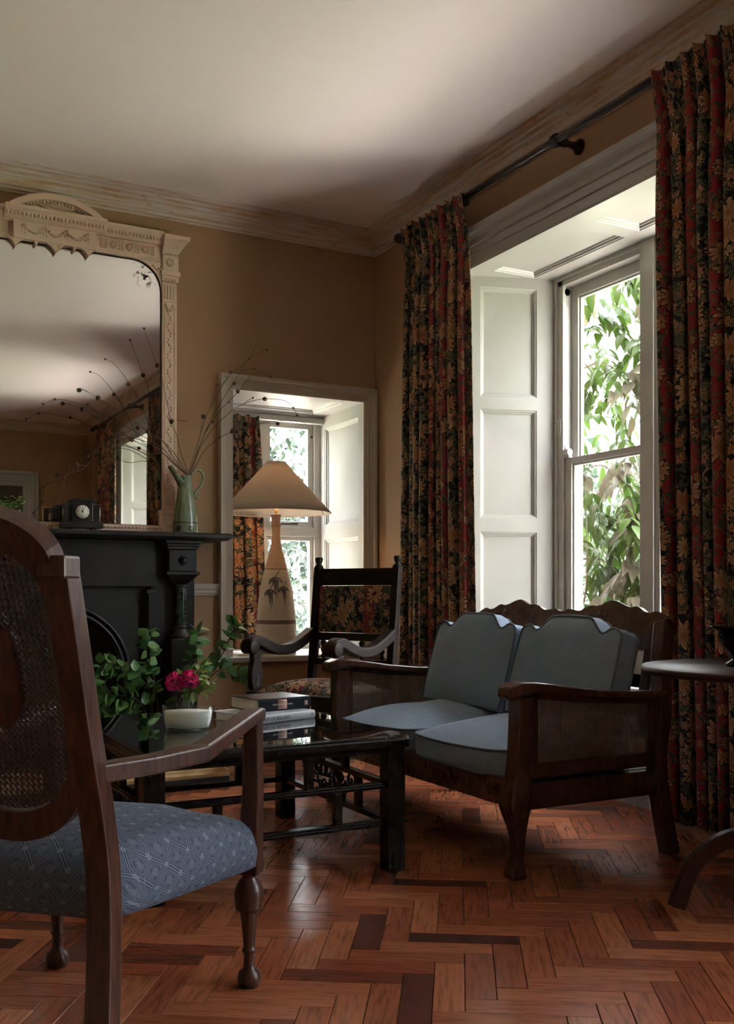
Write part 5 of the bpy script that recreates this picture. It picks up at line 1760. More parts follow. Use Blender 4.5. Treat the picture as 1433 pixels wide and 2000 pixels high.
# ================================================================ COFFEE TABLE
def coffee_table():
    x0, x1, y0, y1, zt = -2.258, -1.384, -2.780, -1.800, 0.4445
    root = thing('coffee_table', 'black lacquered coffee table with glass top and fretwork sides', 'table', ((x0 + x1) / 2, (y0 + y1) / 2, 0))
    B = lambda mb, name, mat=m_ebony, parent=root, **k: mb.build(name, mat, parent, **k)
    # top frame with a rounded nosing, glass lies in it
    fw_ = 0.075
    outer = [(x0, y0), (x1, y0), (x1, y1), (x0, y1)]
    inner = [(x0 + fw_, y0 + fw_), (x1 - fw_, y0 + fw_), (x1 - fw_, y1 - fw_), (x0 + fw_, y1 - fw_)]
    B(MB().ring_prism(outer, inner, (0, 0, 0.404), (1, 0, 0), (0, 1, 0), (0, 0, 0.034)), 'top_frame', bevel=0.010, seg=3)
    B(MB().box(x0 + 0.004, x1 - 0.004, y0 + 0.004, y1 - 0.004, 0.4385, zt), 'glass_top', m_tabglass, bevel=0.002)
    B(MB().box(x0 + fw_, x1 - fw_, y0 + fw_, y1 - fw_, 0.408, 0.418), 'inset_board')
    cv = MB()
    rr = random.Random(8)
    for k in range(70):     # carved leaf scrolls under the glass
        a, b = rr.uniform(x0 + 0.12, x1 - 0.12), rr.uniform(y0 + 0.12, y1 - 0.12)
        t = rr.uniform(0, 6.28); r_ = rr.uniform(0.015, 0.04)
        cv.tube([(a + r_ * math.cos(t + q * 0.6) * (1 - q * 0.08), b + r_ * math.sin(t + q * 0.6) * (1 - q * 0.08), 0.421) for q in range(8)], 0.005, 5)
    tag(B(cv, 'carved_leafwork'), kind='stuff')
    lx0, lx1, ly0, ly1 = -2.255, -1.393, -2.760, -1.822
    lw = 0.062
    for xa in (lx0, lx1 - lw):
        for ya in (ly0, ly1 - lw):
            lg = MB().box(xa, xa + lw, ya, ya + lw, 0, 0.405)
            for q in range(2):
                lg.box(xa + 0.012 + q * 0.030, xa + 0.020 + q * 0.030, ya - 0.004, ya, 0.01, 0.40)
            B(lg, 'leg', bevel=0.003)
    def side(p0, d, L, Nn):
        """fret side from p0 along d, outward normal Nn"""
        p0, d, Nn = V(*p0), V(*d), V(*Nn)
        def rail(z0, z1, a=0.0, b=None, t=0.030, name='rail'):
            b = L if b is None else b
            r_ = MB()
            r_.obox(p0 + d * a + V(0, 0, z0) - Nn * t, d * (b - a), Nn * t, V(0, 0, z1 - z0))
            r_.obox(p0 + d * a + V(0, 0, z0 + (z1 - z0) * 0.35), d * (b - a), Nn * 0.005, V(0, 0, (z1 - z0) * 0.3))
            B(r_, name, bevel=0.002)
        def post(u, z0, z1, w=0.026):
            B(MB().obox(p0 + d * (u - w / 2) + V(0, 0, z0) - Nn * 0.026, d * w, Nn * 0.024, V(0, 0, z1 - z0)), 'post', bevel=0.002)
        rail(0.384, 0.404, name='apron')
        rail(0.268, 0.288)
        rail(0.146, 0.166)
        c = L / 2
        for u in (c - 0.10, c + 0.10): post(u, 0.288, 0.384)
        for u in (c - 0.20, c + 0.20): post(u, 0.166, 0.268)
        return p0, d, Nn, c
    Lx, Ly = lx1 - lx0 - 2 * lw, ly1 - ly0 - 2 * lw
    side((lx0 + lw, ly0 + 0.018, 0), (1, 0, 0), Lx, (0, -1, 0))
    side((lx0 + lw, ly1 - 0.018, 0), (1, 0, 0), Lx, (0, 1, 0))
    for X, s in ((lx1 - 0.018, 1), (lx0 + 0.018, -1)):
        p0, d, Nn, c = side((X, ly0 + lw, 0), (0, 1, 0), Ly, (s, 0, 0))
        # pierced fret panel between the two posts
        fr = MB()
        rr = random.Random(3)
        for k in range(24):
            u0 = c - 0.165 + 0.33 * rr.random(); z0 = 0.172 + 0.09 * rr.random(); t = rr.uniform(0, 6.28); r_ = rr.uniform(0.014, 0.026)
            pts = [p0 + d * max(c - 0.185, min(c + 0.185, u0 + r_ * math.cos(t + q * 0.7))) + V(0, 0, max(0.168, min(0.266, z0 + r_ * math.sin(t + q * 0.7)))) - Nn * 0.014 for q in range(8)]
            fr.tube(pts, 0.0055, 6)
        tag(B(fr, 'pierced_fret'), kind='stuff')


coffee_table()
ZTT = 0.4450


# ---- books
def text_mesh(s, size, mat, name, parent, M):
    cu = bpy.data.curves.new(name, 'FONT')
    cu.body = s; cu.size = size; cu.align_x = 'CENTER'; cu.align_y = 'CENTER'; cu.extrude = 0.0002
    t = bpy.data.objects.new(name, cu)
    me = bpy.data.meshes.new_from_object(t)
    bpy.data.objects.remove(t)
    me.materials.append(mat)
    return inst(name, me, parent, M)


m_cover_dk = simple('dark_book_cloth', (0.012, 0.015, 0.022), (0.022, 0.027, 0.036), 8, rough=0.25)
m_cover_lt = simple('pale_book_cloth', (0.42, 0.46, 0.52), (0.55, 0.58, 0.62), 8, rough=0.3)
m_rose = simple('dusty_pink_label', (0.42, 0.24, 0.20), (0.50, 0.30, 0.25), 8, rough=0.5)
m_ink = simple('black_ink', (0.03, 0.03, 0.04), rough=0.6)
m_whiteink = simple('white_ink', (0.8, 0.8, 0.8), rough=0.6)
m_coral = simple('coral_ribbon', (0.80, 0.16, 0.09), rough=0.5)


def book(label, loc, rz, L, D, T, cover, ribbon=False):
    """spine along local x at y = 0, pages behind it"""
    root = thing('book', label, 'book', loc, rz, 'books stacked on the coffee table')
    c = 0.0035
    def spine(u, v):
        a = PI * u
        return (-L / 2 + L * v, 0.004 - 0.006 * math.sin(a), T / 2 - (T / 2) * math.cos(a))
    cv = MB().box(-L / 2, L / 2, 0.004, D, 0, c).box(-L / 2, L / 2, 0.004, D, T - c, T)
    cv.grid(spine, 10, 1)
    cv.build('cover', cover, root, local=True, solid=0.0)
    MB().box(-L / 2 + 0.004, L / 2 - 0.004, 0.006, D - 0.004, c, T - c).build('pages', m_paper, root, local=True)
    if ribbon:
        pts = [(L / 2 - 0.004, 0.05, T * 0.7), (L / 2 + 0.012, 0.045, T * 0.62), (L / 2 + 0.020, 0.035, T * 0.2), (L / 2 + 0.016, 0.022, -0.02), (L / 2 + 0.022, 0.015, -0.0290)]
        MB().bar(smooth_path(pts, 4), 0.006, 0.001, up=(0, 1, 0)).build('bookmark_ribbon', m_coral, root, local=True)
    return root


def face(x, z, y=-0.0032):
    return Matrix.Translation((x, y, z)) @ Matrix.Rotation(PI / 2, 4, 'X')


b1 = book('pale grey book about the coast of Ireland, lower of the two', (-1.612, -2.290, ZTT), math.radians(18.0), 0.286, 0.225, 0.0300, m_cover_lt)
text_mesh('COAST OF IRELAND', 0.0165, m_ink, 'spine_title', b1, face(-0.055, 0.0150))
text_mesh('LL', 0.012, m_ink, 'publisher_mark', b1, face(0.128, 0.0160))
b2 = book('dark glossy book with a pink spine label on top of the pale book', (-1.582, -2.212, ZTT + 0.0302), math.radians(9.5), 0.228, 0.196, 0.0460, m_cover_dk, ribbon=True)
for xa, wd, za, hh in ((-0.010, 0.038, 0.0165, 0.034), (0.092, 0.015, 0.023, 0.016)):
    mbl = MB()
    def lab(u, v, xa=xa, wd=wd, za=za, hh=hh):
        z = 0.0230 - hh / 2 + hh * v
        a = math.acos(max(-1, min(1, 1 - z / 0.0230)))
        return (xa - wd / 2 + wd * u, 0.004 - 0.0062 * math.sin(a), z)
    mbl.grid(lab, 1, 6)
    mbl.build('spine_label', m_rose, b2, local=True, solid=0.0004)
text_mesh('THE WORLD OF WINE', 0.0085, m_whiteink, 'spine_title', b2, face(-0.010, 0.0230, -0.0030))

# ---- candle in an oval glass
cd = thing('jar_candle', 'three-wick white candle in a low oval glass on the coffee table', 'candle', (-1.985, -2.330, ZTT), math.radians(-28))
ov = [(0.060, 0.0), (0.066, 0.004), (0.071, 0.03), (0.076, 0.074), (0.0735, 0.074), (0.069, 0.03), (0.064, 0.008), (0.0, 0.008)]
g = MB().lathe([(0.0, 0.0)] + ov, n=40)
g.v = [(x * 1.14, y * 0.86, z * 1.08) for x, y, z in g.v]
g.build('glass', m_vessel, cd, local=True)
wx = MB().lathe([(0.0, 0.0085), (0.062, 0.0085), (0.0665, 0.03), (0.0705, 0.058), (0.0, 0.0585)], n=40)
wx.v = [(x * 1.14, y * 0.86, z * 1.08) for x, y, z in wx.v]
wx.build('wax', m_wax, cd, local=True)
for x in (-0.03, 0.0, 0.027):
    MB().tube([(x, 0, 0.057), (x + 0.002, 0.001, 0.071)], 0.0012, 5).build('wick', m_wax, cd, local=True)

# ---- bottle vase with a rose sprig
bv = thing('glass_bottle', 'small clear glass bottle used as a vase behind the candle', 'bottle', (-1.860, -1.955, ZTT))
MB().lathe([(0.0, 0.0), (0.024, 0.0), (0.027, 0.004), (0.027, 0.052), (0.024, 0.060), (0.015, 0.066), (0.013, 0.078), (0.017, 0.082), (0.017, 0.088), (0.014, 0.088), (0.011, 0.078), (0.013, 0.064), (0.024, 0.052), (0.024, 0.005), (0.0, 0.004)], n=24).build('glass', m_vessel, bv, local=True)
MB().lathe([(0.0, 0.005), (0.0235, 0.005), (0.0235, 0.038), (0.0, 0.038)], n=20).build('water', m_vessel, bv, local=True)


def rose_petal():
    mb = MB()
    def fn(u, v):
        a = (u - 0.5) * 1.9
        r = 0.011 * (0.35 + 0.65 * v)
        return (r * math.sin(a), -r * math.cos(a) + 0.006 * v * v, 0.018 * v - 0.003 * v * v)
    mb.grid(fn, 5, 4)
    me = mb.mesh('petal')
    n = N('magenta_petal')
    oi = n.n('ShaderNodeObjectInfo')
    n.fin(n.ramp(oi.outputs['Random'], [(0.0, (0.80, 0.016, 0.22)), (1.0, (0.95, 0.10, 0.44))]), 0.55)
    me.materials.append(n.m)
    return me


pet = rose_petal()
rr = random.Random(2)
for nm, c, lab in (('a', (-1.908, -1.945, 0.570), 'left of two magenta rambler roses in the glass bottle'), ('b', (-1.868, -1.965, 0.580), 'right of two magenta rambler roses, fuller and higher')):
    c = V(*c)
    root = thing('pink_rose', lab, 'flower', tuple(c), 0, 'magenta roses in the glass bottle')
    st = V(-1.860, -1.955, ZTT + 0.012) - c
    MB().tube([tuple(st), tuple(st * 0.55 + V(0.012, 0.01, 0.01)), (0, 0, 0)], 0.0016, 5).build('stem', m_leaf, root, local=True)
    for k in range(70):          # pompon of ruffled petals
        zz = 1 - 1.75 * (k + 0.5) / 70
        a = k * 2.39996
        q = math.sqrt(max(0, 1 - zz * zz))
        d = V(q * math.cos(a), q * math.sin(a), zz)
        M = d.to_track_quat('Z', 'Y').to_matrix().to_4x4()
        inst('petal', pet, root, Matrix.Translation(d * 0.006) @ M @ Matrix.Rotation(rr.uniform(0, 6.28), 4, 'Z') @ Matrix.Scale(rr.uniform(1.8, 2.25), 4))
rl = leaf_mesh('rose_leaf', 0.036, 0.021, m_leaf_lt, 0.35, 0.2, 5)
for tipx, tipz, cnt, lab in ((-1.800, 0.640, 15, 'tallest sprig of pale rose leaves in the bottle'), (-1.845, 0.595, 9, 'short sprig of pale rose leaves above the pink roses'), (-1.770, 0.570, 15, 'sprig of pale rose leaves leaning right from the bottle'), (-1.900, 0.602, 7, 'leftmost sprig of rose leaves behind the pink roses')):
    c = V(-1.860, -1.955, ZTT + 0.015)
    root = thing('rose_sprig', lab, 'sprig', tuple(c), 0, 'rose foliage in the glass bottle')
    sp = smooth_path([(0, 0, 0), (0.002, 0.0, 0.07), ((tipx + 1.860) * 0.5, -0.01, (tipz - c.z) * 0.65), (tipx + 1.860, -0.02, tipz - c.z)], 5)
    MB().tube(sp, 0.0013, 5).build('stem', m_leaf, root, local=True)
    for k in range(cnt):
        i = min(len(sp) - 2, int((0.45 + 0.55 * (k + 1) / cnt) * (len(sp) - 1)))
        d = (sp[i + 1] - sp[i]).normalized()
        sd = d.cross(V(0.4, -0.9, 0.1)).normalized() * (1 if k % 2 else -1)
        dd = d if k == cnt - 1 else d * 0.4 + sd + V(rr.uniform(-.4, .4), rr.uniform(-.4, .4), rr.uniform(-.2, .3))
        inst('leaf', rl, root, leaf_M(sp[i], dd, rr.uniform(-0.8, 0.8), rr.uniform(0.8, 1.3)))

lf = MB().obox((-1.70, -1.99, ZTT + 0.0003), (0.10, 0.02, 0), (-0.03, 0.13, 0), (0, 0, 0.0012))
tag(lf.build('paper_leaflet', m_paper), 'white folded leaflet lying behind the books on the table', 'leaflet')

# ================================================================ NEAR ARMCHAIR (cane back)
def near_chair():
    f = V(0.677, 0.736, 0)
    rz = math.atan2(-f.x, f.y)
    root = thing('cane_back_armchair', 'worn walnut armchair with arched cane back and blue trellis seat, nearest the camera', 'armchair', (-2.534, -3.428, 0), rz)
    B = lambda mb, name, mat=m_walnut, parent=root, **k: mb.build(name, mat, parent, local=True, **k)
    for s in (1, -1):
        prof = [(0.0, 0.0), (0.022, 0.0), (0.027, 0.010), (0.028, 0.020), (0.024, 0.034), (0.014, 0.042), (0.0125, 0.055), (0.013, 0.076), (0.0165, 0.080), (0.0165, 0.085), (0.013, 0.089), (0.0145, 0.11), (0.019, 0.150), (0.021, 0.168), (0.019, 0.174), (0.032, 0.178), (0.033, 0.186), (0.031, 0.190), (0.0345, 0.200), (0.034, 0.218), (0.027, 0.238), (0.017, 0.250), (0.016, 0.256), (0.025, 0.262)]
        B(MB().lathe(prof, (s * 0.247, 0.230, 0), 22), 'front_leg')
        B(MB().bar([(s * 0.249, 0.232, 0.258), (s * 0.250, 0.232, 0.32), (s * 0.256, 0.230, 0.45), (s * 0.258, 0.228, 0.60), (s * 0.258, 0.226, 0.622)], [0.048, 0.046, 0.040, 0.036, 0.036], [0.048, 0.046, 0.042, 0.038, 0.038], up=(0, 1, 0)), 'arm_post', bevel=0.004)
        # arm: kinked towards the back
        pts = [(s * 0.256, 0.262, 0.622), (s * 0.257, 0.235, 0.624), (s * 0.259, 0.10, 0.606), (s * 0.260, -0.075, 0.582), (s * 0.215, -0.20, 0.578), (s * 0.160, -0.300, 0.576)]
        B(MB().bar(pts, [0.042, 0.044, 0.044, 0.046, 0.040, 0.036], [0.026, 0.030, 0.032, 0.036, 0.036, 0.036]), 'arm', bevel=0.006, seg=3)
        # back post / rear leg
        pts = [(s * 0.190, -0.350, 0.0), (s * 0.178, -0.315, 0.13), (s * 0.168, -0.290, 0.26), (s * 0.162, -0.284, 0.40), (s * 0.156, -0.300, 0.52), (s * 0.152, -0.330, 0.64), (s * 0.152, -0.372, 0.80), (s * 0.154, -0.418, 0.955)]
        B(MB().bar(smooth_path(pts, 3), 0.046, 0.050, up=(1, 0, 0)), 'back_post', bevel=0.004)
        B(MB().box(s * 0.154 - 0.027, s * 0.154 + 0.027, -0.445, -0.392, 0.925, 0.965), 'shoulder', bevel=0.005)
    # raked back plane
    def BP(u, v):
        k = (v - 0.40) / 0.555
        y = -0.284 - 0.05 * k - 0.085 * k * k
        return V(u, y - 0.004, v)
    def bn(u, v):
        d = (BP(u, v + 0.01) - BP(u, v - 0.01)).normalized()
        return V(0, d.z, -d.y) * -1
    surf = lambda u, v: (BP(u, v), bn(u, v))
    n_ = 24
    def arch(e, top, spring):
        return [(e * math.cos(PI * k / n_), spring + (top - spring) * math.sin(PI * k / n_) ** 0.9) for k in range(n_ + 1)]
    def bowl(e, bot, spring):
        return [(-e * math.cos(PI * k / n_), spring - (spring - bot) * math.sin(PI * k / n_) ** 0.8) for k in range(n_ + 1)]
    inner_poly = arch(0.130, 0.992, 0.900) + bowl(0.130, 0.505, 0.640)
    def band(o, i_, name, th=0.020, rng=None):
        mb = MB()
        m = len(o)
        for k in range(m - 1):
            q = [o[k], o[k + 1], i_[k + 1], i_[k]]
            vs = []
            for sg in (1, -1):
                for a in q:
                    P, Nn = surf(*a)
                    vs.append(P + Nn * sg * th)
            mb.add(vs, [(0, 1, 2, 3), (7, 6, 5, 4), (0, 4, 5, 1), (3, 2, 6, 7)] + ([(0, 3, 7, 4)] if k == 0 else []) + ([(1, 5, 6, 2)] if k == m - 2 else []))
        return B(mb, name, bevel=0.0)
    band(arch(0.156, 1.048, 0.950), arch(0.127, 0.990, 0.900), 'arched_crest', 0.022)
    band(bowl(0.150, 0.448, 0.610), bowl(0.127, 0.503, 0.640), 'lower_rim', 0.020)
    for s in (1, -1):
        band([(s * 0.136, 0.62), (s * 0.136, 0.78), (s * 0.136, 0.93)], [(s * 0.127, 0.62), (s * 0.127, 0.78), (s * 0.127, 0.93)], 'side_rim', 0.014)
    c = cane(inner_poly, surf, 0.0118, 0.0019, 0.0018, True)
    tag(B(c, 'cane_panel', m_cane_dk), kind='stuff')
    # shield medallion
    sh = [(0.0, 0.655), (0.024, 0.675), (0.042, 0.705), (0.044, 0.80), (0.040, 0.835), (0.026, 0.845), (0.020, 0.868), (0.0, 0.876)]
    sh = sh + [(-a, b) for a, b in sh[::-1][1:-1]]
    mb = MB(); vs = []
    for sg in (1, -1):
        for a in sh:
            P, Nn = surf(*a); vs.append(P + Nn * sg * 0.014)
    m = len(sh)
    mb.add(vs, [tuple(range(m)), tuple(range(2 * m - 1, m - 1, -1))] + [(k, m + k, m + (k + 1) % m, (k + 1) % m) for k in range(m)])
    B(mb, 'shield_medallion', bevel=0.004)
    # seat rails and upholstery
    for s in (1, -1):
        B(MB().bar([(s * 0.150, -0.23, 0.325), (s * 0.225, 0.20, 0.325)], 0.024, 0.04), 'seat_rail', m_dark)
    B(MB().bar([(-0.22, 0.205, 0.320), (0.22, 0.205, 0.320)], 0.024, 0.04), 'seat_rail', m_dark)
    B(MB().bar([(-0.14, -0.235, 0.325), (0.14, -0.235, 0.325)], 0.024, 0.04), 'seat_rail', m_dark)
    na = 80
    def edge(a):
        cx_, sy = math.cos(a), math.sin(a)
        e = 0.22
        x = abs(cx_) ** e * (1 if cx_ > 0 else -1); y = abs(sy) ** e * (1 if sy > 0 else -1)
        hw = 0.232 + 0.054 * y
        return x * hw, y * 0.268 - 0.005
    mb = MB()
    lv = [(0.985, 0.262, 0), (1.0, 0.266, 0), (1.008, 0.300, 0), (1.008, 0.335, 0), (0.99, 0.360, 0), (0.95, 0.382, 0), (0.88, 0.402, 0), (0.76, 0.418, 0), (0.6, 0.430, 0), (0.4, 0.438, 0), (0.2, 0.442, 0), (0.02, 0.443, 0)]
    vs = []; uvp = []
    for i, (g, z, _) in enumerate(lv):
        for k in range(na):
            a = 2 * PI * k / na
            x, y = edge(a)
            drop = 0.024 * max(0, (y + 0.0) / 0.27) ** 2 if g > 0.5 else 0.024 * max(0, y * g / 0.27) ** 2
            lift = (0.026 - 0.045 * y) * max(0.0, (0.335 - z) / 0.073)
            vs.append((x * g, y * g, z + lift - drop * (1 if z > 0.30 else 0.0)))
            # cloth coordinates: top in plan, sides continue outwards by their drop
            ext = max(0.0, 0.385 - z) if g > 0.9 else 0.0
            l_ = math.hypot(x, y)
            mx = max(abs(x) / 0.28, abs(y) / 0.27)
            dx_ = (x / abs(x) if abs(x) / 0.28 >= abs(y) / 0.27 and x else 0); dy_ = (y / abs(y) if abs(y) / 0.27 > abs(x) / 0.28 and y else 0)
            uvp.append((x * min(g, 1) + dx_ * ext, y * min(g, 1) + dy_ * ext))
    fs = []; uvs = []
    for i in range(len(lv) - 1):
        for k in range(na):
            k2 = (k + 1) % na
            q = (i * na + k, i * na + k2, (i + 1) * na + k2, (i + 1) * na + k)
            fs.append(q); uvs.append([uvp[j] for j in q])
    q = tuple((len(lv) - 1) * na + k for k in range(na))
    fs.append(q); uvs.append([uvp[j] for j in q])
    fs.append(tuple(range(na))[::-1]); uvs.append([uvp[j] for j in range(na)][::-1])
    mb.add(vs, fs, True, uvs)
    B(mb, 'upholstered_seat', m_damask)


near_chair()

# ================================================================ CARVED ARMCHAIR by the small window
def carved_chair():
    rz = math.atan2(0.88, -0.47)
    root = thing('carved_armchair', 'dark carved oak armchair with floral seat and back, in the corner by the lamp', 'armchair', (-0.883, -1.050, 0), rz)
    B = lambda mb, name, mat=m_dark, parent=root, **k: mb.build(name, mat, parent, local=True, **k)
    Yb = -0.235
    def back(z):
        return Yb - 0.02 - 0.11 * max(0, z - 0.42)
    for s in (1, -1):
        B(MB().bar([(s * 0.248, Yb + 0.02, 0), (s * 0.248, back(0.42), 0.42), (s * 0.250, back(1.045), 1.045)], 0.042, 0.040, up=(1, 0, 0)), 'back_post', bevel=0.004)
        B(MB().lathe([(0.022, 0.0), (0.022, 0.006), (0.013, 0.016), (0.018, 0.026), (0.022, 0.042), (0.018, 0.052), (0.0, 0.054)], (s * 0.250, back(1.045), 1.044), 14), 'finial')
        # front leg: turned
        B(MB().lathe([(0.026, 0), (0.030, 0.02), (0.018, 0.05), (0.022, 0.09), (0.030, 0.15), (0.018, 0.20), (0.026, 0.25), (0.022, 0.30), (0.030, 0.345)], (s * 0.236, 0.215, 0), 16), 'front_leg')
        # scrolled arm
        pts = [(s * 0.252, 0.262, 0.640), (s * 0.252, 0.235, 0.662), (s * 0.252, 0.190, 0.668), (s * 0.252, 0.130, 0.645), (s * 0.252, 0.04, 0.618), (s * 0.252, -0.07, 0.620), (s * 0.252, -0.17, 0.655), (s * 0.252, -0.262, 0.700)]
        B(MB().bar(smooth_path(pts, 3), 0.058, 0.052), 'arm', bevel=0.010, seg=3)
        B(MB().tube([(s * 0.217, 0.245, 0.640), (s * 0.287, 0.245, 0.640)], 0.036, 16), 'arm_scroll', bevel=0.004)
        # lyre-shaped arm support board with a keyhole
        pl = [(-0.030, 0), (0.030, 0), (0.044, 0.05), (0.040, 0.10), (0.026, 0.15), (0.030, 0.185), (-0.030, 0.185), (-0.026, 0.15), (-0.040, 0.10), (-0.044, 0.05)]
        sup = B(MB().prism(pl, (s * 0.252 - 0.016, 0.205, 0.425), (0, 1, 0), (0, 0.0, 1), (0.032, 0, 0)), 'arm_support', bevel=0.004)
        kh = MB()
        for sg in (-1, 1):
            kh.lathe([(0.011, 0), (0.011, 0.0015), (0, 0.0015)], (s * 0.252 + sg * 0.0160, 0.205, 0.485), 12, (sg, 0, 0))
            kh.prism([(-0.012, 0), (0.012, 0), (0.005, 0.04), (-0.005, 0.04)], (s * 0.252 + sg * 0.0160, 0.205, 0.445), (0, 1, 0), (0, 0, 1), (sg * 0.0015, 0, 0))
        B(kh, 'keyhole', m_soot, sup)
    def slab(z0, z1, hw, t, name, mat=m_dark, yo=0.0, bevel=0.004):
        y0, y1 = back((z0)) + yo, back(z1) + yo
        mb = MB()
        vs = []
        for z, y in ((z0, y0), (z1, y1)):
            vs += [(-hw, y - t / 2, z), (hw, y - t / 2, z), (hw, y + t / 2, z), (-hw, y + t / 2, z)]
        mb.add(vs, [(3, 2, 1, 0), (4, 5, 6, 7), (0, 1, 5, 4), (1, 2, 6, 5), (2, 3, 7, 6), (3, 0, 4, 7)])
        return B(mb, name, mat, bevel=bevel)
    cr = slab(0.945, 1.035, 0.232, 0.030, 'crest_rail')
    g = MB()
    for sx in (-1, 1):
        for q in range(3):
            pts = []
            for k in range(14):
                a = 0.52 * k + q * 1.9
                r_ = 0.026 - 0.0013 * k
                z = 0.990 + r_ * math.sin(a)
                pts.append((sx * (0.045 + q * 0.062 + r_ * math.cos(a)), back(z) + 0.016, z))
            g.tube(pts, 0.0036, 5)
    B(g, 'carved_scrolls', m_dark, cr)
    slab(0.655, 0.695, 0.232, 0.030, 'back_rail')
    slab(0.525, 0.560, 0.232, 0.028, 'lower_back_rail')
    # padded floral back
    def pad(u, v, sg=1):
        x = -0.226 + 0.452 * u
        z = 0.697 + 0.246 * v
        f = (1 - abs(2 * u - 1) ** 4) * (1 - abs(2 * v - 1) ** 4)
        return (x, back(z) + 0.006 + 0.022 * f, z)
    mb = MB().grid(pad, 14, 10, True, lambda u, v: (3.1 + 0.452 * u, 0.246 * v))
    B(mb, 'back_upholstery', m_floral)
    slab(0.697, 0.943, 0.226, 0.010, 'back_board', m_floral, bevel=0)
    # turned spindles
    for x in (-0.185, -0.062, 0.062, 0.185):
        B(MB().lathe([(0.008, 0.0), (0.014, 0.015), (0.008, 0.028), (0.016, 0.048), (0.009, 0.062), (0.011, 0.066), (0.018, 0.085), (0.009, 0.098), (0.008, 0.10)], (x, back(0.61), 0.558), 12), 'spindle')
    # seat frame, stretchers, upholstery
    fr = MB()
    fr.box(-0.275, 0.275, 0.195, 0.250, 0.345, 0.418); fr.box(-0.265, -0.215, Yb, 0.2, 0.345, 0.418); fr.box(0.215, 0.265, Yb, 0.2, 0.345, 0.418); fr.box(-0.23, 0.23, Yb - 0.03, Yb + 0.02, 0.345, 0.418)
    B(fr, 'seat_frame', bevel=0.005)
    for s in (1, -1):
        B(MB().bar([(s * 0.24, 0.20, 0.12), (s * 0.245, Yb, 0.12)], 0.024, 0.030), 'stretcher', bevel=0.003)
    B(MB().bar([(-0.24, 0.0, 0.12), (0.24, 0.0, 0.12)], 0.024, 0.030), 'stretcher', bevel=0.003)
    def seat(u, v):
        s, t = 2 * u - 1, 2 * v - 1
        f = (1 - abs(s) ** 3.5) * (1 - abs(t) ** 3.5)
        return (0.236 * s, 0.005 + 0.205 * t, 0.416 + 0.058 * max(f, 0) ** 0.6)
    B(MB().grid(seat, 18, 16, True, lambda u, v: (5.7 + 0.47 * u, 0.41 * v)), 'seat_upholstery', m_floral)


carved_chair()

# ================================================================ TABLE LAMP
def make_pottery():
    n = N('banded_stoneware')
    uvn = n.n('ShaderNodeUVMap')
    sep = n.n('ShaderNodeSeparateXYZ'); n.l(uvn.outputs[0], sep.inputs[0])
    z = sep.outputs[1]
    f = n.noise(n.coord('Object', (2, 2, 40)), 5, 3)
    col = n.ramp(f, [(0.3, (0.48, 0.39, 0.28)), (0.7, (0.60, 0.51, 0.39))])
    col = n.mix(n.step(z, 0.515, 0.525), col, n.ramp(f, [(0.3, (0.42, 0.27, 0.15)), (0.7, (0.52, 0.36, 0.22))]))
    col = n.mix(n.step(z, 0.785, 0.790), col, (0.30, 0.20, 0.18))
    def band(c, a, b):
        nonlocal col
        col = n.mix(n.math('MULTIPLY', n.step(z, a, a + 0.002), n.step(z, b + 0.002, b)), col, c)
    band((0.05, 0.035, 0.03), 0.518, 0.523)
    band((0.16, 0.085, 0.07), 0.186, 0.206)
    band((0.05, 0.04, 0.04), 0.205, 0.209)
    band((0.16, 0.085, 0.07), 0.048, 0.064)
    band((0.06, 0.07, 0.08), 0.006, 0.036)
    return n.fin(col, 0.45)


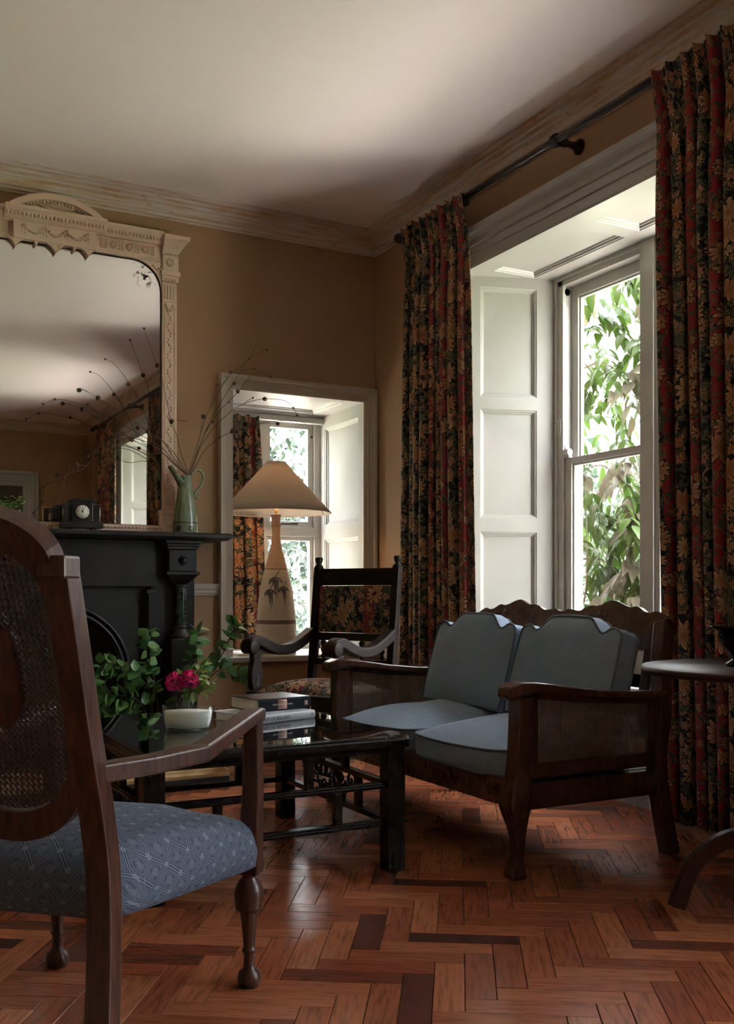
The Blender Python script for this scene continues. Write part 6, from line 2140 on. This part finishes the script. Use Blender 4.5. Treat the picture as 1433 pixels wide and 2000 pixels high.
def lamp():
    px_, py_ = -0.625, 0.128
    root = thing('table_lamp', 'tall stoneware bottle lamp with a wide conical linen shade in the small window', 'lamp', (px_, py_, ZS2))
    B = lambda mb, name, mat, parent=root, **k: mb.build(name, mat, parent, local=True, **k)
    prof = [(0.0, 0.002), (0.118, 0.0), (0.123, 0.006), (0.124, 0.05), (0.125, 0.12), (0.121, 0.21), (0.113, 0.29), (0.100, 0.39), (0.086, 0.46), (0.071, 0.52), (0.052, 0.59), (0.038, 0.64), (0.030, 0.69), (0.026, 0.73), (0.0265, 0.77), (0.030, 0.788), (0.0315, 0.794), (0.028, 0.798), (0.028, 0.830), (0.033, 0.850), (0.034, 0.857), (0.020, 0.859), (0.0, 0.859)]
    B(MB().lathe(smooth2(prof), n=48), 'bottle_base', make_pottery())
    def rad(z):
        for (r0, z0), (r1, z1) in zip(prof[1:], prof[2:]):
            if z0 <= z <= z1: return r0 + (r1 - r0) * (z - z0) / max(1e-6, z1 - z0)
        return 0.1
    m_brush = simple('brushed_iron_glaze', (0.05, 0.045, 0.045), (0.10, 0.09, 0.085), 40, rough=0.5)
    def motif(cu, cz, sc):
        mb = MB()
        face_a = -PI / 2 - math.radians(28.1) + 0.0
        def P(u, z):
            r = rad(z) + 0.0012
            a = face_a + u / r
            return (r * math.cos(a), r * math.sin(a), z)
        def quadstrip(pts, ws):
            vs = []
            for (u, z), w in zip(pts, ws):
                vs += [P(cu + (u - w) * sc, cz + z * sc), P(cu + (u + w) * sc, cz + z * sc)]
            mb.add(vs, [(2 * i, 2 * i + 1, 2 * i + 3, 2 * i + 2) for i in range(len(pts) - 1)])
        quadstrip([(-0.002, 0.0), (-0.020, -0.014), (-0.032, -0.034), (-0.036, -0.050)], [0.003, 0.012, 0.009, 0.001])
        quadstrip([(0.002, 0.0), (0.020, -0.012), (0.036, -0.030), (0.048, -0.042)], [0.003, 0.012, 0.008, 0.001])
        quadstrip([(-0.004, -0.004), (-0.010, -0.030), (-0.016, -0.058)], [0.012, 0.008, 0.001])
        quadstrip([(0.004, 0.0), (0.010, 0.016), (0.020, 0.030), (0.030, 0.040)], [0.001, 0.003, 0.004, 0.001])
        for du, zl in ((0.006, -0.155), (0.016, -0.115), (-0.002, -0.100)):
            quadstrip([(du, -0.02), (du + 0.001, -0.07), (du + 0.002, zl)], [0.005, 0.0035, 0.0006])
        return B(mb, 'painted_plant', m_brush)
    motif(0.002, 0.475, 1.0)
    motif(-0.030, 0.400, 0.92)
    motif(0.056, 0.418, 0.85)
    B(MB().tube([(0, 0, 0.858), (0, 0, 0.90)], 0.010, 10), 'lamp_holder', m_gilt)
    n = N('linen_shade')
    c = n.coord('Object')
    f = n.math('ADD', n.noise(n.coord('Object', (1, 1, 30)), 20, 2), n.noise(n.coord('Object', (30, 30, 1)), 20, 2))
    col = n.ramp(n.math('MULTIPLY', f, 0.5), [(0.35, (0.50, 0.42, 0.34)), (0.65, (0.59, 0.505, 0.42))])
    n.fin(col, 0.9, spec=0.1)
    tr = n.n('ShaderNodeBsdfTranslucent'); n.l(col, tr.inputs['Color'])
    mx = n.n('ShaderNodeMixShader'); mx.inputs[0].default_value = 0.30
    n.l(n.p.outputs[0], mx.inputs[1]); n.l(tr.outputs[0], mx.inputs[2]); n.l(mx.outputs[0], n.out.inputs['Surface'])
    sh = MB()
    na = 64
    R0, R1, z0, z1 = 0.338, 0.058, 0.868, 1.178
    sh.grid(lambda u, v: ((R0 + (R1 - R0) * v) * math.cos(2 * PI * u), (R0 + (R1 - R0) * v) * math.sin(2 * PI * u), z0 + (z1 - z0) * v), na, 6)
    s_ = B(sh, 'lamp_shade', n.m, solid=0.0025)
    for r_, z in ((R0, z0), (R1, z1)):
        B(MB().tube([(r_ * math.cos(2 * PI * k / 48), r_ * math.sin(2 * PI * k / 48), z) for k in range(48)], 0.003, 6, closed=True), 'shade_rim', n.m, s_)
    mb_ = N('bulb_glow')
    mb_.p.inputs['Emission Color'].default_value = (1.0, 0.66, 0.36, 1)
    mb_.p.inputs['Emission Strength'].default_value = 7.0
    B(MB().ball((0, 0, 0.945), 0.030, 14, 10, (1, 1, 1.25)), 'bulb', mb_.m)
    ld = bpy.data.lights.new('lamp_light', 'POINT')
    ld.energy = LAMP_W
    ld.color = (1.0, 0.62, 0.33)
    ld.shadow_soft_size = 0.045
    lo = bpy.data.objects.new('lamp_light', ld)
    COL.objects.link(lo)
    lo.parent = root
    lo.location = (0, 0, 1.02)


def smooth2(prof, sub=3):
    sp = smooth_path([(r, 0, z) for r, z in prof], sub)
    return [(max(0, q.x), q.z) for q in sp]


LAMP_W = 1.5
lamp()
pb = thing('paper_stack', 'few white papers on the window sill left of the lamp', 'papers', (-0.85, 0.10, ZS2))
for k in range(3):
    MB().obox((-0.07 + 0.006 * k, -0.09, 0.0004 + 0.005 * k), (0.15, 0.01 * k, 0), (-0.005 * k, 0.20, 0), (0, 0, 0.0045)).build('sheet', m_paper, pb, local=True)

# ================================================================ SIDE TABLE, URN AND GRASSES at the right edge
st = thing('tripod_table', 'round dark mahogany tripod table at the right edge beside the sofa arm', 'table', (-0.640, -3.610, 0))
MB().lathe([(0.0, 0.668), (0.375, 0.668), (0.392, 0.676), (0.395, 0.684), (0.388, 0.691), (0.0, 0.691)], n=64).build('table_top', m_mahog, st, local=True)
MB().lathe([(0.0, 0.655), (0.16, 0.655), (0.16, 0.668), (0.0, 0.668)], n=32).build('bearer', m_mahog, st, local=True)
MB().lathe([(0.0, 0.16), (0.040, 0.16), (0.046, 0.20), (0.050, 0.27), (0.036, 0.34), (0.022, 0.40), (0.026, 0.50), (0.032, 0.60), (0.045, 0.655)], n=24).build('pillar', m_mahog, st, local=True)
for k in range(3):
    a = math.radians(165) + k * 2 * PI / 3
    d = V(math.cos(a), math.sin(a), 0)
    pts = [d * 0.03 + V(0, 0, 0.190), d * 0.11 + V(0, 0, 0.215), d * 0.20 + V(0, 0, 0.200), d * 0.275 + V(0, 0, 0.150), d * 0.315 + V(0, 0, 0.085), d * 0.335 + V(0, 0, 0.025)]
    MB().bar(smooth_path(pts, 4), 0.034, 0.046).build('leg', m_mahog, st, local=True, bevel=0.006)
ur = thing('black_urn', 'small black glazed bowl with a wide rim on the tripod table', 'bowl', (-0.727, -3.545, 0.691))
MB().lathe([(0.0, 0.0), (0.045, 0.0), (0.048, 0.008), (0.030, 0.020), (0.034, 0.035), (0.060, 0.060), (0.068, 0.085), (0.066, 0.105), (0.090, 0.112), (0.092, 0.118), (0.060, 0.114), (0.055, 0.100), (0.0, 0.08)], n=32).build('bowl', simple('black_glaze', (0.004, 0.004, 0.006), rough=0.08), ur, local=True)
m_grass = leaf_mat('dry_grass', (0.13, 0.13, 0.05), (0.24, 0.22, 0.10), 0.2, 0.7)
gs = thing('grass_bunch', 'bunch of thin grasses and small flower heads in the black bowl', 'grasses', (-0.727, -3.545, 0.778))
rr = random.Random(9)
for k in range(46):
    a = rr.uniform(0, 6.28); L = rr.uniform(0.10, 0.26); sp_ = rr.uniform(0.02, 0.13)
    b = V(rr.uniform(-0.03, 0.03), rr.uniform(-0.03, 0.03), 0)
    pts = [b, b + V(sp_ * 0.25 * math.cos(a), sp_ * 0.25 * math.sin(a), L * 0.5), b + V(sp_ * math.cos(a), sp_ * math.sin(a), L * (0.95 if k % 3 else 0.75))]
    MB().tube(smooth_path(pts, 3), 0.0011, 4).build('stalk', m_grass, gs, local=True)
    if k % 2 == 0:
        MB().ball(tuple(pts[-1]), 0.0065, 6, 4, (1, 1, 1.3)).build('flower_head', m_pod, gs, local=True)

# ================================================================ THE GARDEN
m_gravel = simple('pale_gravel', (0.46, 0.43, 0.38), (0.58, 0.54, 0.48), 40, rough=0.95, bump=0.3)
struct(MB().box(TW, 5.0, -16, 8, -0.50, -0.35), 'gravel_terrace', m_gravel)
struct(MB().box(-12, TW, TL, 5.0, -0.50, -0.35), 'gravel_path', m_gravel)
mbl = MB().box(5.0, 45, -35, 45, -0.50, -0.36)
mbl.box(-30, 5.0, 8.0, 45, -0.50, -0.36)
mbl.box(-12, 0, 5.0, 8.0, -0.50, -0.36)
struct(mbl, 'lawn', m_lawn)


def foliage_cloud(mb, blobs, n, size, rr, droop=0.4):
    """n small leaf blades spread over ellipsoid shells (cx, cy, cz, rx, ry, rz)"""
    wsum = [b[3] * b[4] + b[4] * b[5] + b[3] * b[5] for b in blobs]
    tot = sum(wsum)
    for b, w_ in zip(blobs, wsum):
        for _ in range(int(n * w_ / tot)):
            a = rr.uniform(0, 2 * PI); z = rr.uniform(-1, 1); q = math.sqrt(1 - z * z)
            k = rr.uniform(0.55, 1.05)
            p = V(b[0] + b[3] * q * math.cos(a) * k, b[1] + b[4] * q * math.sin(a) * k, b[2] + b[5] * z * k)
            d = V(rr.uniform(-1, 1), rr.uniform(-1, 1), rr.uniform(-1, 0.6) - droop).normalized()
            s = d.cross(V(rr.uniform(-1, 1), rr.uniform(-1, 1), rr.uniform(-1, 1))).normalized()
            L = size * rr.uniform(0.6, 1.3); W = L * 0.26
            mb.add([p, p + d * L * 0.5 + s * W, p + d * L, p + d * L * 0.5 - s * W], [(0, 1, 2, 3)])


def garden_tree(name, label, cat, base, blobs, n, size, mat, seed, trunk_h=2.0, tr=0.10, branches=8, pale=False):
    rr = random.Random(seed)
    root = thing(name, label, cat, base)
    B0 = V(*base)
    tk = MB()
    top = B0 + V(rr.uniform(-.2, .2), rr.uniform(-.2, .2), trunk_h)
    tk.tube([B0, (B0 + top) / 2 + V(rr.uniform(-.1, .1), rr.uniform(-.1, .1), 0), top], [tr, tr * 0.7, tr * 0.4], 8)
    tk.build('trunk', m_bark, root)
    for k in range(branches):
        b = blobs[k % len(blobs)]
        e = V(b[0] + b[3] * rr.uniform(-.7, .7), b[1] + b[4] * rr.uniform(-.9, .9), b[2] + b[5] * rr.uniform(-.8, .8))
        s = B0.lerp(top, rr.uniform(0.4, 1.0))
        MB().tube(smooth_path([s, (s + e) / 2 + V(rr.uniform(-.2, .2), rr.uniform(-.2, .2), rr.uniform(0, .3)), e], 4), [tr * 0.30 * (1 - 0.10 * i) for i in range(9)], 5).build('branch', m_bark, root)
    mb = MB()
    foliage_cloud(mb, blobs, n, size, rr)
    tag(mb.build('foliage', mat, root), kind='stuff')


garden_tree('garden_tree', 'dense dark evergreen filling the small window beyond the glass, left part', 'tree', (1.5, 7.0, -0.36), [(1.7, 7.0, 2.2, 0.9, 0.7, 1.7), (1.6, 6.8, 0.7, 1.0, 0.7, 1.1)], 3400, 0.13, m_shrub, 41, 3.0, 0.12)
garden_tree('garden_tree', 'grey-green tree with pale bare twigs behind the small window, right part', 'tree', (3.4, 7.6, -0.36), [(3.2, 7.7, 2.6, 0.95, 0.6, 1.4), (3.2, 7.5, 1.2, 0.9, 0.6, 1.5)], 3200, 0.12, m_shrub2, 42, 3.0, 0.10, 16)
garden_tree('garden_shrub', 'low bush behind the lamp at the foot of the small window view', 'shrub', (1.3, 4.6, -0.36), [(1.3, 4.6, 0.2, 0.8, 0.5, 0.75)], 1500, 0.10, m_shrub2, 43, 0.8, 0.05)
garden_tree('garden_shrub', 'dark rounded bush at the lower right of the big window view', 'shrub', (7.4, 5.0, -0.36), [(7.4, 5.0, 1.2, 1.2, 1.0, 1.4), (7.0, 6.2, 0.6, 1.0, 1.0, 0.9)], 2800, 0.15, m_shrub, 44, 1.4, 0.08)
garden_tree('garden_shrub', 'loose pale shrub low beyond the vine at the big window', 'shrub', (4.6, 2.9, -0.36), [(4.6, 2.9, 0.30, 0.7, 0.8, 0.7)], 900, 0.13, m_shrub2, 45, 0.8, 0.05)
garden_tree('garden_tree', 'distant light green tree seen in gaps of the vine', 'tree', (13.0, 12.0, -0.36), [(13, 11, 2.6, 2.0, 2.0, 1.6), (12, 13.5, 3.0, 2.0, 2.0, 2.0)], 2200, 0.30, m_shrub2, 46, 3.0, 0.2)



garden_tree('garden_tree', 'added evergreen that keeps sky light off the small window, unseen behind the fireplace wall', 'tree', (-2.2, 4.6, -0.36), [(-2.0, 4.4, 2.6, 1.5, 0.9, 2.6), (-1.6, 5.6, 4.2, 2.0, 1.0, 1.8)], 5000, 0.24, m_shrub, 48, 4.0, 0.14)  # unseen tree, added to block sky light from the small window's shutter

# ---- climbing vine outside the big window
def vine():
    rr = random.Random(77)
    root = thing('climbing_vine', 'leafy climbing vine hanging outside the panes of the big window', 'vine', (0.85, -0.95, -0.35))
    stems = [[(0.80, -0.70, -0.35), (0.84, -0.80, 0.5), (0.86, -0.88, 1.1), (0.82, -0.93, 1.6), (0.84, -0.88, 2.2), (0.82, -0.95, 2.9), (0.80, -1.1, 3.4)],
             [(0.86, -0.78, 0.6), (0.90, -0.93, 0.85), (0.88, -0.98, 1.2), (0.92, -0.92, 1.55)],
             [(0.82, -0.95, 2.9), (0.95, -1.25, 2.85), (1.0, -1.45, 2.6), (1.02, -1.50, 2.3)],
             [(0.84, -0.88, 2.2), (0.95, -1.05, 2.25), (1.05, -1.20, 2.05), (1.08, -1.25, 1.75)],
             [(0.82, -0.93, 1.6), (0.95, -1.05, 1.65), (1.02, -1.15, 1.45), (1.05, -1.22, 1.2)],
             [(0.86, -0.88, 1.1), (0.98, -1.00, 1.10), (1.05, -1.12, 0.95), (1.06, -1.2, 0.75)]]
    for i, s in enumerate(stems):
        sp = smooth_path(s, 5)
        r0 = 0.024 if i == 0 else 0.007
        MB().tube(sp, [r0 * (1 - 0.6 * k / len(sp)) for k in range(len(sp))], 6).build('stem', m_bark, root)
    green = [leaf_mesh('vine_leaf', 0.115, 0.046, m_vine, 0.3, 0.3, 5), leaf_mesh('vine_leaf', 0.095, 0.042, m_vine, 0.35, 0.45, 5)]
    pale = [leaf_mesh('overexposed_vine_leaf', 0.12, 0.052, m_vine_lit, 0.3, 0.3, 5)]
    far_g, far_p = MB(), MB()
    B0 = V(0.85, -0.95, -0.35)
    fronds = []
    allp = []
    for s in stems:
        allp += smooth_path(s, 6)
    for k in range(330):
        q = rr.choice(allp)
        p = q + V(rr.uniform(-0.04, 0.38), rr.uniform(-0.42, 0.20), rr.uniform(-0.12, 0.14))
        if p.z < 0.45 or p.x < 0.74 or p.y < -1.62: continue
        fronds.append(p)
    cnt = 0
    fronds.sort(key=lambda p: abs(p.y + 1.1) + abs(p.z - 1.7) * 0.15)
    for p in fronds:
        is_lit = rr.random() < (0.42 if p.y < -1.15 else 0.08)
        d = V(rr.uniform(-0.5, 0.6), rr.uniform(-1, 0.5), rr.uniform(-0.9, 0.1)).normalized()
        L = rr.uniform(0.16, 0.26)
        axis = [p + d * L * t + V(0, 0, -0.10 * L * t * t * 4) for t in (0, 0.33, 0.66, 1.0)]
        MB().tube(axis, 0.0018, 4).build('leaf_stalk', m_leaf, root) if cnt < 300 else None
        sidev = d.cross(V(0, 0, 1)).normalized()
        for j in range(9):
            t = 0.18 + 0.82 * (j // 2) / 4.0
            c = p + d * L * t + V(0, 0, -0.10 * L * t * t * 4)
            sg = 1 if j % 2 else -1
            dd = d if j == 8 else d * 0.45 + sidev * sg * 0.8 + V(rr.uniform(-.15, .15), rr.uniform(-.15, .15), -0.35 + rr.uniform(-.2, .2))
            me = rr.choice(pale if is_lit else green)
            M = leaf_M(c, dd, rr.uniform(-0.5, 0.5), rr.uniform(0.8, 1.25))
            if cnt < 300:
                inst('leaf', me, root, M, local=False)
                cnt += 1
            else:
                tgt = far_p if is_lit else far_g
                vs = [M @ v.co for v in me.vertices]
                tgt.add(vs, [tuple(f.vertices) for f in me.polygons], True)
    for mb, mt in ((far_g, m_vine), (far_p, m_vine_lit)):
        if mb.v:
            tag(mb.build('far_leaves', mt, root), kind='stuff')


vine()
